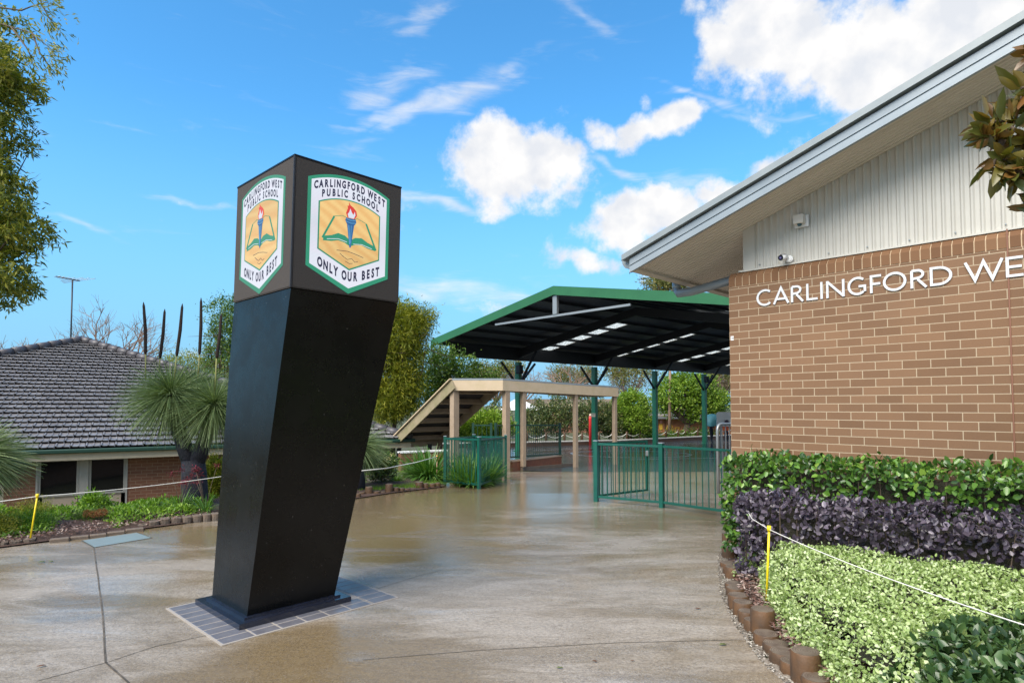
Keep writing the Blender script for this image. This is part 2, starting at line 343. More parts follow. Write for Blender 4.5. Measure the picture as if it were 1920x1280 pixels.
M_PEBBLE = leafmat('pebble', [(.1, (.10, .08, .06)), (.5, (.25, .22, .18)), (.9, (.50, .46, .40))], .7, .3, 0)
M_YELLOW = mat('yellow_plastic', (.80, .60, .01), .4)
M_ORANGE = mat('orange_cap_plastic', (.75, .35, .08), .45)
M_ROPE = mat('white_cord', (.72, .70, .64), .6)
M_GLASS = mat('dark_window', (.008, .008, .009), .06, vary=(.014, .013, .012), vscale=30, spec=.5)
M_HPANEL = mat('beige_window_panel', (.40, .31, .23), .6)
M_FRAME = mat('aluminium_frame', (.30, .28, .25), .45, vary=(.36, .34, .30))
M_TILE = mat('concrete_roof_tile', (.11, .105, .11), .26, vary=(.26, .25, .255), vscale=5, spec=.85, bump=.25, bscale=60)
M_RIDGE = mat('ridge_tile', (.055, .050, .058), .45, vary=(.08, .075, .08), vscale=6)
M_BARK = mat('bark', (.12, .085, .06), .85, vary=(.07, .05, .035), vscale=8, bump=.6, bscale=25, bdist=.01)
M_BAREBARK = mat('bare_bark', (.26, .17, .12), .85, vary=(.17, .11, .08), vscale=5)
M_GTRUNK = mat('charred_trunk', (.010, .011, .020), .7, vary=(.022, .022, .032), vscale=12, bump=1, bscale=40, bdist=.02)
M_SPIKE = mat('flower_spike', (.022, .012, .008), .9, bump=.8, bscale=120, bdist=.01)
M_STALK = mat('spike_stalk', (.20, .20, .06), .6)
M_RED = mat('red_paint', (.50, .02, .02), .5)
M_GALV = mat('galvanised', (.30, .32, .33), .4, metal=.5)
M_SCREENWHITE = None
def emis(name, col, s=1., led=True):
    m = bpy.data.materials.new(name); m.use_nodes = True; nt = m.node_tree; t = NT(nt); b = nt.nodes['Principled BSDF']
    tc = t.n('ShaderNodeTexCoord').outputs['Object']
    b.inputs['Base Color'].default_value = (.02, .02, .02, 1); b.inputs['Roughness'].default_value = .6
    c = col
    if name == 'led_gold':
        w = t.n('ShaderNodeTexWave'); t.l.new(t.mapping(tc, (1, 1, 3), (.3, .4, .2)), w.inputs['Vector']); w.inputs['Scale'].default_value = 2.2; w.inputs['Distortion'].default_value = 5; w.inputs['Detail'].default_value = 2
        c = t.mix(w.outputs['Fac'], (.80, .47, .16), (.86, .58, .22))
    if name == 'led_white':
        c = t.mix(t.noise(t.mapping(tc, (1, 1, 4)), 5, 3), (.80, .74, .86), (.68, .78, .86))
    v = t.n('ShaderNodeTexVoronoi'); v.inputs['Scale'].default_value = 95; v.inputs['Randomness'].default_value = 0; t.l.new(tc, v.inputs['Vector'])
    k = t.mapr(v.outputs['Distance'], .2, .75, s*1.12, s*.8)
    t.put(b.inputs['Emission Color'], c); t.l.new(k, b.inputs['Emission Strength']); return m
LEDX = .42      # emission scale against the exposure
E_WHITE = emis('led_white', (.8, .8, .85), LEDX); E_GREEN = emis('led_green', (.015, .27, .15), LEDX); E_GOLD = emis('led_gold', (.8, .5, .2), LEDX)
E_INK = emis('led_ink', (.012, .012, .05), LEDX); E_BLUE = emis('led_blue', (.02, .12, .32), LEDX); E_BLUEL = emis('led_light_blue', (.10, .35, .62), LEDX); E_RED = emis('led_red', (.75, .035, .02), LEDX)

LM_HEDGE = leafmat('green_hedge_leaf', [(.12, (.018, .05, .012)), (.45, (.055, .125, .024)), (.75, (.12, .25, .035)), (.95, (.26, .38, .06))], .28, .55, .2)
LM_PURPLE = leafmat('purple_leaf', [(.12, (.018, .014, .024)), (.5, (.058, .044, .066)), (.80, (.14, .115, .15)), (.90, (.21, .18, .22)), (.97, (.20, .04, .05))], .33, .5, .1)
LM_LIME = leafmat('lime_leaf', [(.1, (.13, .20, .05)), (.4, (.30, .40, .13)), (.7, (.48, .57, .28)), (.95, (.70, .74, .52))], .42, .35, .25)
LM_DARK = leafmat('dark_glossy_leaf', [(.12, (.012, .032, .010)), (.5, (.04, .085, .025)), (.8, (.09, .15, .045)), (.96, (.20, .20, .05))], .3, .5, .12)
LM_TREE = leafmat('tree_leaf', [(.12, (.045, .075, .008)), (.45, (.16, .185, .02)), (.8, (.36, .33, .05)), (.98, (.32, .26, .05))], .5, .35, .3)
LM_BAMB = leafmat('bamboo_leaf', [(.1, (.05, .085, .006)), (.5, (.17, .19, .012)), (.85, (.33, .31, .03)), (.98, (.45, .33, .05))], .55, .3, .3)
LM_MID = leafmat('mid_leaf', [(.1, (.02, .05, .008)), (.5, (.07, .14, .018)), (.85, (.17, .25, .04)), (.98, (.35, .40, .12))], .45, .4, .25)
LM_BRIGHT = leafmat('bright_leaf', [(.1, (.05, .11, .01)), (.5, (.15, .26, .02)), (.85, (.28, .38, .05)), (.98, (.42, .42, .08))], .5, .35, .3)
LM_GUM = leafmat('gum_leaf', [(.1, (.06, .07, .02)), (.5, (.14, .15, .04)), (.85, (.25, .22, .07)), (.98, (.35, .24, .09))], .55, .3, .25)
LM_CAM = leafmat('camellia_leaf', [(.1, (.02, .045, .012)), (.5, (.07, .11, .03)), (.82, (.18, .19, .06)), (.97, (.42, .22, .10))], .35, .5, .15)
LM_NEEDLE = leafmat('needle_leaf', [(.1, (.045, .075, .025)), (.5, (.13, .19, .075)), (.85, (.26, .33, .15)), (.98, (.40, .38, .14))], .45, .4, .2)
LM_STRAP = leafmat('strap_leaf', [(.1, (.03, .09, .015)), (.5, (.08, .19, .03)), (.85, (.20, .33, .07)), (.98, (.40, .45, .18))], .35, .5, .25)
LM_COVER = leafmat('ground_cover_leaf', [(.1, (.05, .11, .01)), (.5, (.14, .27, .02)), (.85, (.28, .42, .05)), (.98, (.45, .50, .10))], .45, .4, .3)
LM_MAG = leafmat('magnolia_leaf', [(.12, (.03, .06, .025)), (.35, (.10, .10, .018)), (.6, (.17, .12, .025)), (.75, (.17, .075, .02)), (.95, (.05, .10, .05))], .3, .6, .2)
LM_BROWN = leafmat('dry_flower', [(.1, (.12, .05, .02)), (.6, (.32, .13, .05)), (.95, (.5, .25, .12))], .8, .2, .1)
LM_DRED = leafmat('dark_red_flower', [(.1, (.05, .008, .01)), (.6, (.16, .02, .03)), (.95, (.40, .05, .10))], .6, .3, .1)
LM_YEL = leafmat('pale_yellow_flower', [(.1, (.5, .40, .12)), (.95, (.8, .70, .40))], .6, .3, .2)

# ------------------------------------------------------------------ foliage helper
def rotframes(D, Nn):
    D = D/(np.linalg.norm(D, axis=1, keepdims=True)+1e-9)
    S = np.cross(D, Nn); S /= np.linalg.norm(S, axis=1, keepdims=True)+1e-9
    U = np.cross(S, D); return D, S, U
LEAF = {'oval': (np.array([(0, 0, 0), (.3, -.5, .12), (.72, -.40, .10), (1, 0, -.05), (.72, .40, .10), (.3, .5, .12)]), [(0, 1, 2, 3), (0, 3, 4, 5)]),
        'lance': (np.array([(0, 0, 0), (.45, -.5, .05), (1, 0, -.1), (.45, .5, .05)]), [(0, 1, 2, 3)]),
        'card': (np.array([(0, -.25, 0), (.6, -.5, .1), (1, 0, 0), (.6, .5, .1), (0, .25, 0)]), [(0, 1, 2, 3, 4)])}
def leaves(P, D, L, W, kind='oval', N=None):
    """arrays -> (verts, loops, sizes)"""
    n = len(P); T, fs = LEAF[kind]
    if N is None: N = RNG.normal(size=(n, 3))
    D, S, U = rotframes(D, N)
    L = np.broadcast_to(L, n).reshape(n, 1, 1); W = np.broadcast_to(W, n).reshape(n, 1, 1)
    V = P[:, None, :] + T[None, :, 0:1]*L*D[:, None, :] + T[None, :, 1:2]*W*S[:, None, :] + T[None, :, 2:3]*W*2*U[:, None, :]*.6
    k = len(T); base = (np.arange(n)*k)[:, None]
    fl = np.concatenate([np.array(f) for f in fs]); loops = (base+fl[None, :]).ravel(); sizes = np.tile([len(f) for f in fs], n)
    return V.reshape(-1, 3), loops.astype(np.int32), sizes.astype(np.int32)
def leafobj(name, P, D, L, W, m, parent=None, kind='oval', N=None):
    V, lo, sz = leaves(P, D, L, W, kind, N); return link_mesh(name, V, (lo, sz), m, parent)
def unit(n):
    v = RNG.normal(size=(n, 3)); return v/np.linalg.norm(v, axis=1, keepdims=True)
def crown_points(ell, nclump, per, spread, shell=.75):
    """ell: list of (cx,cy,cz,rx,ry,rz). clump centres lie mostly near each lobe's surface"""
    w = np.array([e[3]*e[5]+e[4]*e[5] for e in ell]); w = w/w.sum(); idx = RNG.choice(len(ell), nclump, p=w); E_ = np.array(ell)[idx]
    d = unit(nclump); r = shell+(1-shell)*RNG.random((nclump, 1))*1.15; r = np.where(RNG.random((nclump, 1)) < .25, RNG.random((nclump, 1))**.5, r)
    C = E_[:, :3]+d*E_[:, 3:]*r
    k = np.repeat(np.arange(nclump), per); s = spread*(.6+.8*RNG.random(nclump))
    P = C[k]+RNG.normal(size=(nclump*per, 3))*s[k][:, None]
    D = (C[k]-E_[:, :3][k]); D /= np.linalg.norm(D, axis=1, keepdims=True)+1e-9
    return P, D, C
def branch(mb, p, d, L, r, depth, spread=.6, up=.15, n=4, tips=None, kids=3, seg=3):
    pts = [np.array(p, float)]; d = np.array(d, float); d /= np.linalg.norm(d)
    for i in range(seg):
        d = d+np.array([random.gauss(0, .13), random.gauss(0, .13), random.gauss(0, .10)+up*.25]); d /= np.linalg.norm(d); pts.append(pts[-1]+d*L/seg)
    mb.tube(pts, [r*(1-.45*i/seg) for i in range(seg+1)], n, cap=False)
    if depth == 0:
        if tips is not None: tips.append(pts[-1])
        return
    for k in range(kids if depth > 1 else kids):
        q = random.uniform(.45, 1.); i = min(seg-1, int(q*seg)); b = pts[i]+(pts[i+1]-pts[i])*(q*seg-i)
        v = np.array([random.gauss(0, 1), random.gauss(0, 1), random.gauss(0, .7)]); v -= d*(v@d); v /= np.linalg.norm(v)+1e-9
        nd = d*(1-spread*.4)+v*spread+np.array([0, 0, up])
        branch(mb, b, nd, L*random.uniform(.58, .8), r*.55, depth-1, spread, up, n if depth > 2 else 3, tips, kids, seg)

# ------------------------------------------------------------------ terrain
EDGE = [(-14, -40), (-12, 1.5), (-8.5, 5), (-6.1, 7.36), (-4.43, 9.17), (-2.82, 11.27), (-1.42, 13.2), (-1.75, 17.4), (-3.6, 19.5), (-5, 24), (-6, 40), (-10, 200)]
EY = np.array([-40, 1.5, 5, 7.36, 9.17, 11.27, 13.2, 17.4, 19.5, 24, 40, 200.]); EX = np.array([-60, -12, -8.5, -6.1, -4.43, -2.82, -1.42, -1.75, -3.4, -5, -7, -10.])
def sst(a, b, x): t = np.clip((x-a)/(b-a), 0, 1); return t*t*(3-2*t)
def G(x, y):
    x = np.asarray(x, float); y = np.asarray(y, float)
    base = -.03*np.clip(y-12, 0, 30)
    e = (np.interp(y, EY, EX)-x)*.72
    low = -1.55
    k = sst(1.7, 3.9, e)*sst(-6, 1, y)
    far = sst(60, 400, np.hypot(x, y))
    z = base*(1-k)+low*k
    return z*(1-far)-.9*far
def gp(u, v, dz=0.):
    r = ray(u, v); s = 1.
    for _ in range(60):
        p = CAM+r*s; h = G(p[0], p[1])+dz; s2 = (h-H)/r[2]; s = .5*s+.5*s2
    return CAM+r*s
def build_terrain():
    xs = np.unique(np.concatenate([-np.geomspace(30, 2500, 24), np.arange(-30, 30.1, .5), np.geomspace(30, 2500, 24)]))
    ys = np.unique(np.concatenate([-np.geomspace(6, 1500, 16), np.arange(-6, 50.1, .5), np.geomspace(50, 3500, 30)]))
    X, Y = np.meshgrid(xs, ys); Z = G(X, Y)
    V = np.stack([X, Y, Z], -1).reshape(-1, 3); nx, ny = len(xs), len(ys)
    i = np.arange(nx-1)[None, :]+np.arange(ny-1)[:, None]*nx
    lo = np.stack([i, i+1, i+1+nx, i+nx], -1).reshape(-1).astype(np.int32)
    tag(link_mesh('ground', V, (lo, np.full((nx-1)*(ny-1), 4, np.int32)), M_GROUND), kind='structure')
build_terrain()
# right-hand edge of the path (curves in front of the planted bed and round the corner of the building)
RY = np.array([-8, 2.5, 3.1, 3.79, 4.2, 4.81, 5.63, 7.04, 7.6, 8.3, 9.2, 11, 17.6]); RX = np.array([2.6, 1.95, 1.75, 1.66, 1.65, 1.71, 1.87, 2.31, 2.62, 3.1, 4.2, 6.2, 12.5])
def drape(name, rows, m, dz, ncol=30):
    V = []; 
    for (y, a, b) in rows:
        for k in range(ncol+1):
            x = a+(b-a)*k/ncol; V.append((x, y, float(G(x, y))+dz))
    w = ncol+1; fs = [(i*w+k, i*w+k+1, (i+1)*w+k+1, (i+1)*w+k) for i in range(len(rows)-1) for k in range(ncol)]
    o = link_mesh(name, V, fs, m); tag(o, kind='structure'); return o
ys = np.unique(np.concatenate([np.arange(-8, 17.3, .25), RY[1:-1], EY[1:7], [12, 17.4]])); ys = ys[ys <= 17.4]
def pl(y): return max(float(np.interp(y, EY, EX)), -18)+.0
drape('path', [(y, pl(y), float(np.interp(y, RY, RX))) for y in ys], M_CONC, .012)
ys2 = np.concatenate([np.arange(17.4, 36, .6), np.arange(36, 57, .5)])
drape('court', [(y, max(float(np.interp(y, [17.4, 18.5, 40, 60], [1.2, -1.2, -3, -3])), float(np.interp(y, [34.2, 37.3, 41.2, 46.3, 56], [-4., 1.3, 7.2, 13.5, 27]))+.1), 45) for y in ys2], M_ASPH, .014, 60)
def court_lines():
    mb = MB()
    def strip(pts, w):
        for a, b in zip(pts[:-1], pts[1:]):
            d = np.array([b[0]-a[0], b[1]-a[1]]); d = d/np.linalg.norm(d); n_ = np.array([-d[1], d[0]])*w/2
            vs = [(a[0]-n_[0], a[1]-n_[1]), (b[0]-n_[0], b[1]-n_[1]), (b[0]+n_[0], b[1]+n_[1]), (a[0]+n_[0], a[1]+n_[1])]
            mb.quad(*[(x, y, float(G(x, y))+.02) for x, y in vs])
    c = gp(1180, 851); strip([(c[0]+2.6*math.cos(q), c[1]+3.2*math.sin(q)) for q in np.linspace(0, 2*math.pi, 40)], .10)
    def ln(u1, v1, u2, v2):
        a, b = gp(u1, v1)[:2], gp(u2, v2)[:2]; strip([a+(b-a)*q for q in np.linspace(0, 1, 16)], .10)
    ln(985, 852, 1140, 846); ln(1000, 845, 1180, 838); ln(1180, 862, 1400, 858)
    o = obj('court_markings', mb, M_WHITELINE); tag(o, kind='structure')
court_lines()
# joints in the concrete
def joints():
    mb = MB()
    def j(pts, w):
        P = [gp(u, v)[:2] for u, v in pts]
        for a, b in zip(P[:-1], P[1:]):
            d = (b-a)/np.linalg.norm(b-a); n_ = np.array([-d[1], d[0]])*w/2
            mb.quad(*[(p[0], p[1], float(G(p[0], p[1]))+.0145) for p in (a-n_, b-n_, b+n_, a+n_)])
    j([(176, 1028), (179, 1050), (181, 1066), (184, 1084), (186, 1104), (190, 1130), (193, 1158), (195, 1190), (196, 1215), (198, 1245), (240, 1282), (262, 1310)], .013); j([(200, 1245), (290, 1215), (395, 1192)], .006); j([(70, 1280), (200, 1245)], .006)
    j([(680, 1240), (900, 1222), (1150, 1208), (1392, 1202)], .006)
    j([(700, 1108), (790, 1080), (830, 1070)], .005)
    tag(obj('concrete_joints', mb, mat('joint_dark', (.030, .026, .020), .8, vary=(.12, .10, .08), vscale=9)), kind='structure')
joints()
def garden_sheet(name, inner, outer, m, h0, h1, n=60, nb=10):
    """strip between two polylines draped on the ground and raised"""
    def rs(pl_, n):
        pl_ = np.array(pl_, float); s = np.concatenate([[0], np.cumsum(np.linalg.norm(np.diff(pl_, axis=0), axis=1))]); q = np.linspace(0, s[-1], n)
        return np.stack([np.interp(q, s, pl_[:, 0]), np.interp(q, s, pl_[:, 1])], 1)
    A, B = rs(inner, n), rs(outer, n); V = []
    for i in range(n):
        for k in range(nb+1):
            p = A[i]+(B[i]-A[i])*k/nb; q = min(1, k/3)
            V.append((p[0], p[1], float(G(p[0], p[1]))+h0+(h1-h0)*q+(random.uniform(-.015, .015) if 0 < k < nb else 0)))
    w = nb+1; tag(link_mesh(name, V, [(i*w+k, i*w+k+1, (i+1)*w+k+1, (i+1)*w+k) for i in range(n-1) for k in range(nb)], m), kind='structure')
LEDGE = [(-12, 1.5), (-8.5, 5), (-6.1, 7.36), (-4.43, 9.17), (-2.82, 11.27), (-1.42, 13.2), (-1.6, 15)]
LOUT = [(-15, 4), (-11, 7.5), (-8.2, 9.6), (-6.5, 11.3), (-4.9, 13.2), (-3.6, 15.0), (-3.2, 16.4)]
garden_sheet('garden_bed', LEDGE, LOUT, M_SOIL, .03, .10)
garden_sheet('gravel_strip', [(x, y) for x, y in zip(RX[1:9], RY[1:9])], [(x+.10, y+.02) for x, y in zip(RX[1:9], RY[1:9])], M_GRAVEL, .006, .010, 60, 3)
garden_sheet('planting_bed', [(x+.10, y+.02) for x, y in zip(RX[1:9], RY[1:9])], [(9, -1.2), (8, -.2), (7, .6), (6, 1.6), (5, 3.2), (4.2, 5), (3.2, 6.6), (2.9, 7.4)], M_SOIL, .01, .12, 60, 8)
exec_marker = 0
# ------------------------------------------------------------------ the leaning sign pillar
def text_mesh(ch, size=1., bold=0.):
    c = bpy.data.curves.new('glyph', 'FONT'); c.body = ch; c.size = size; c.offset = bold; c.align_x = 'CENTER'; c.resolution_u = 3
    o = bpy.data.objects.new('glyph', c); COL.objects.link(o)
    dg = bpy.context.evaluated_depsgraph_get(); me = o.evaluated_get(dg).to_mesh()
    V = [tuple(v.co) for v in me.vertices]; Fc = [tuple(p.vertices) for p in me.polygons]
    o.evaluated_get(dg).to_mesh_clear(); bpy.data.objects.remove(o); bpy.data.curves.remove(c); return V, Fc
GL = {}
def glyph(ch):
    if ch not in GL: GL[ch] = text_mesh(ch, 1., .05)
    return GL[ch]
def sign_pillar():
    r = np.array([.690, .724, 0]); r /= np.linalg.norm(r); l = np.array([-r[1], r[0], 0])
    h0 = atY(545, 538, 4.62); zt = atY(553, 292, 4.62)[2]; shift = (atY(553, 292, 4.62)-h0); shift[2] = 0
    wR, wL = .985, 1.04
    c0 = atZ(463, 1155, .075); bR, bL = .755, .69
    T = thing('sign_pillar', 'tall leaning black pillar sign with a school crest on two glowing faces', 'sign', (c0[0], c0[1]+.5, 0), math.atan2(r[1], r[0]))
    def corners(o, a, b): return [o, o+r*a, o+r*a+l*b, o+l*b]
    B = corners(c0, bR, bL); Tp = corners(h0, wR, wL); Hh = [p+shift+np.array([0, 0, zt-h0[2]]) for p in Tp]
    # body and head share the line at h0 with a 12 mm shadow gap
    def loft(A, C, bev=.006):
        mb = MB(); n = 5; rings = []
        for k in range(n+1): rings.append([a+(c-a)*k/n for a, c in zip(A, C)])
        for k in range(n):
            for i in range(4): mb.quad(rings[k][i], rings[k][(i+1) % 4], rings[k+1][(i+1) % 4], rings[k+1][i])
        mb.quad(*A[::-1]); mb.quad(*C); return mb
    inner = lambda Q, d: [q+r*(d if i in (0, 3) else -d)+l*(d if i in (0, 1) else -d) for i, q in enumerate(Q)]
    obj('body', loft(B, [p-np.array([0, 0, .008]) for p in inner(Tp, .004)]), M_BLACK, T)
    head = obj('head', loft(Tp, Hh), M_LEDF, T)
    cap = MB(); cap.add(*(lambda Q: ([*Q, *[q+np.array([0, 0, .012]) for q in Q]], [(0, 1, 2, 3), (4, 5, 6, 7), (0, 1, 5, 4), (1, 2, 6, 5), (2, 3, 7, 6), (3, 0, 4, 7)]))([q-r*(.004 if i in (0, 3) else -.004)-l*(.004 if i in (0, 1) else -.004)+np.array([0, 0, .002]) for i, q in enumerate(Hh)]))
    obj('top_cap', cap, M_BLACK, T)
    seam = MB(); seam.bar(Tp[0]-r*.001-l*.001, Hh[0]-r*.001-l*.001, .012, .012, up=r); obj('corner_trim', seam, M_DARKSTEEL, T)
    p0 = atZ(452, 1180, 0); p0[2] = 0
    def plate(o, a, b, z0, z1):
        Q = corners(o, a, b); return MB().prism([(q[0], q[1]) for q in Q], z0, z1)
    rr = .135
    obj('plinth', plate(c0-r*.10-l*.10, bR+.20, bL+.20, .004, .062), M_BLACK2, T); obj('plinth_flange', plate(c0-r*.035-l*.035, bR+.07, bL+.07, .062, .078), M_BLACK2, T)
    bolts = MB()
    # screens
    for side in (0, 1):
        if side == 0: O, A, W, N = Tp[0], r, wR, -l
        else: O, A, W, N = Tp[3], -l, wL, -r
        U = np.array([0, 0, zt-h0[2]])+shift
        def P(a, b, o): return O+A*(a*W)+U*b+N*o
        def poly(pts, o, name, m, par, th=.0012):
            k = len(pts); mb = MB(); vs = [P(a, b, o) for a, b in pts]+[P(a, b, o+th) for a, b in pts]
            mb.add(vs, [tuple(range(k, 2*k))]+[(i, (i+1) % k, k+(i+1) % k, k+i) for i in range(k)]); return obj(name, mb, m, par)
        def arch(x0, x1, yb, yt, top, tip, n=16):
            c = (x0+x1)/2; pts = [(x0, yb), (c, tip), (x1, yb)]
            for i in range(n+1):
                q = i/n; x = x1+(x0-x1)*q; s_ = (x-c)/((x1-x0)/2); pts.append((x, yt+(top-yt)*(1-s_*s_)))
            return pts
        scr = poly([(.012, .008), (.988, .008), (.988, .992), (.012, .992)], .0005, 'screen', M_LEDF, T, .003)
        scr['label'] = 'right-hand screen with the crest' if side == 0 else 'left-hand screen with the crest'
        cx = .494
        poly(arch(.112, .876, .185, .872, .958, .012), .0045, 'crest_border', E_GREEN, scr)
        poly(arch(.142, .846, .205, .858, .932, .055), .0060, 'crest_shield', E_WHITE, scr)
        poly(arch(.205, .783, .327, .703, .772, .200), .0075, 'inner_border', E_GREEN, scr)
        poly(arch(.217, .771, .334, .697, .762, .214), .0090, 'gold_panel', E_GOLD, scr)
        mb = MB()
        def strokes(pts, w, o, th=.0012, close=False):
            for (x0, y0), (x1, y1) in zip(pts[:-1], pts[1:]):
                d = np.array([x1-x0, y1-y0]); d /= np.linalg.norm(d); n_ = np.array([-d[1], d[0]])*w/2
                q = [(x0-n_[0], y0-n_[1]), (x1-n_[0], y1-n_[1]), (x1+n_[0], y1+n_[1]), (x0+n_[0], y0+n_[1])]
                mb.add([P(a, b, o) for a, b in q]+[P(a, b, o+th) for a, b in q], [(4, 5, 6, 7), (0, 1, 5, 4), (1, 2, 6, 5), (2, 3, 7, 6), (3, 0, 4, 7)])
        strokes([(.345, .610), (.245, .420)], .016, .0105); strokes([(.643, .610), (.745, .405)], .016, .0108)
        strokes([(.345, .612), (.42, .632), (.47, .620)], .004, .0104); strokes([(.643, .612), (.56, .635), (.52, .620)], .004, .0104)
        for sgn in (-1, 1):
            wav = [(0, .445), (.05, .475), (.11, .483), (.17, .455), (.235, .438)]; low = [(.245, .400), (.17, .408), (.11, .425), (.05, .418), (0, .395)]
            pts = [(cx+sgn*a, b) for a, b in wav+low]
            if sgn < 0: pts = pts[::-1]
            k = len(pts); mb.add([P(a, b, .0106) for a, b in pts]+[P(a, b, .0122) for a, b in pts], [tuple(range(k, 2*k))]+[(i, (i+1) % k, k+(i+1) % k, k+i) for i in range(k)])
        obj('open_book', mb, E_GREEN, scr)
        mb = MB(); strokes([(cx-.21, .418), (cx-.11, .437), (cx-.03, .425)], .004, .0126); strokes([(cx+.21, .412), (cx+.11, .430), (cx+.03, .42)], .004, .0126); obj('page_line', mb, E_WHITE, scr)
        mb = MB(); strokes([(cx-.12, .345), (cx-.02, .352), (cx+.06, .34), (cx+.13, .325)], .004, .0106); strokes([(cx-.07, .31), (cx-.02, .285), (cx+.02, .30), (cx+.05, .275), (cx+.08, .285)], .0035, .0106)
        strokes([(cx-.04, .27), (cx+.0, .255), (cx+.03, .262)], .0035, .0104); strokes([(cx-.09, .325), (cx-.05, .30)], .0035, .0102); obj('sketch_line', mb, E_INK, scr)
        poly([(cx-.006, .385), (cx+.006, .385), (cx+.034, .578), (cx-.034, .578)], .0132, 'torch', E_BLUE, scr)
        mb = MB(); strokes([(cx-.018, .565), (cx-.004, .41)], .007, .0146); strokes([(cx+.006, .565), (cx+.002, .42)], .004, .0146); obj('torch_highlight', mb, E_BLUEL, scr)
        poly([(cx-.038, .575), (cx+.038, .575), (cx+.052, .60), (cx+.045, .622), (cx-.045, .622), (cx-.052, .60)], .0150, 'torch_cup', E_BLUE, scr)
        mb = MB(); strokes([(cx-.046, .592), (cx, .584), (cx+.046, .592)], .006, .0166); strokes([(cx-.044, .612), (cx, .606), (cx+.044, .612)], .006, .0166); obj('cup_rim', mb, E_BLUEL, scr)
        poly([(cx-.032, .624), (cx+.036, .624), (cx+.056, .655), (cx+.050, .690), (cx+.022, .715), (cx-.005, .728), (cx-.022, .752), (cx-.020, .722), (cx-.034, .722), (cx-.030, .700), (cx-.046, .66)], .0150, 'flame', E_RED, scr)
        poly([(cx-.022, .626), (cx+.026, .626), (cx+.040, .655), (cx+.034, .685), (cx+.022, .655), (cx+.006, .672), (cx-.008, .702), (cx-.018, .670), (cx-.032, .654)], .0166, 'flame_core', E_WHITE, scr)
        def word(txt, xs, yfun, h, wch, name):
            mb = MB()
            for ch, a in zip(txt, xs):
                if ch == ' ': continue
                V, Fc = glyph(ch); dy = (yfun(a+.01)-yfun(a-.01))/.02; an = math.atan(dy)
                vs = []
                for (x, y, z) in V:
                    X, Y = x*wch, (y-.36)*h; vs.append(P(a+X, yfun(a)+Y+X*math.tan(an*.9), .0082))
                mb.add(vs, Fc)
            return obj(name, mb, E_INK, scr)
        n1 = 'CARLINGFORD WEST'; w1 = [.85, .95, .95, .8, .5, 1, 1, .8, 1, .95, .95, .5, 1.15, .85, .9, .85]
        def spread(txt, ws, x0, x1):
            s_ = sum(ws); x = x0; out = []
            for w_ in ws: out.append(x+(x1-x0)*w_/s_/2); x += (x1-x0)*w_/s_
            return out
        word(n1, spread(n1, w1, .160, .832), lambda a: .890-.066*((a-cx)/.32)**2, .082, .050, 'lettering')
        n2 = 'PUBLIC SCHOOL'; w2 = [.9, 1, .95, .8, .5, 1, .5, .95, .95, 1, 1, 1, .8]
        word(n2, spread(n2, w2, .222, .772), lambda a: .817-.062*((a-cx)/.30)**2, .078, .048, 'lettering')
        n3 = 'ONLY OUR BEST'; w3 = [1, 1, .8, .9, .55, 1, 1, 1, .55, .95, .85, .9, .85]
        word(n3, spread(n3, w3, .205, .790), lambda a: .118+.40*math.sqrt((a-cx)**2+.008), .100, .056, 'motto_lettering')
    # paving apron under the pillar
    q0 = atZ(415, 1214, 0); wA, wB = 1.52, 1.16
    gr = MB(); Q = corners(q0, wA, wB); gr.prism([(q[0], q[1]) for q in Q], .002, .0165); pav = obj('paving', gr, M_PGROUT); tag(pav, kind='structure')
    mb = MB()
    def pv(a0, a1, b0, b1):
        g = .0065; c = q0+r*((a0+a1)/2)+l*((b0+b1)/2); c[2] = .013
        mb.box(c, (a1-a0-2*g, b1-b0-2*g, .012), (r, l, np.array([0, 0, 1.])), .003)
    bwid = .126
    for x0 in (.012, wA-.012-.24):
        y = .012
        while y+bwid < wB: pv(x0, x0+.24, y, y+bwid); y += bwid
    for y0 in (.012, wB-.012-.115):
        x = .252; k = 0
        while x < wA-.26:
            w_ = min(.20, wA-.252-x); pv(x, x+w_, y0, y0+.115); x += w_
    x = .252
    while x < wA-.26:
        w_ = min(.20, wA-.252-x); pv(x, x+w_, .127, .24); x += w_
    o = obj('pavers', mb, M_PAVER, None); tag(o, kind='structure')
sign_pillar()

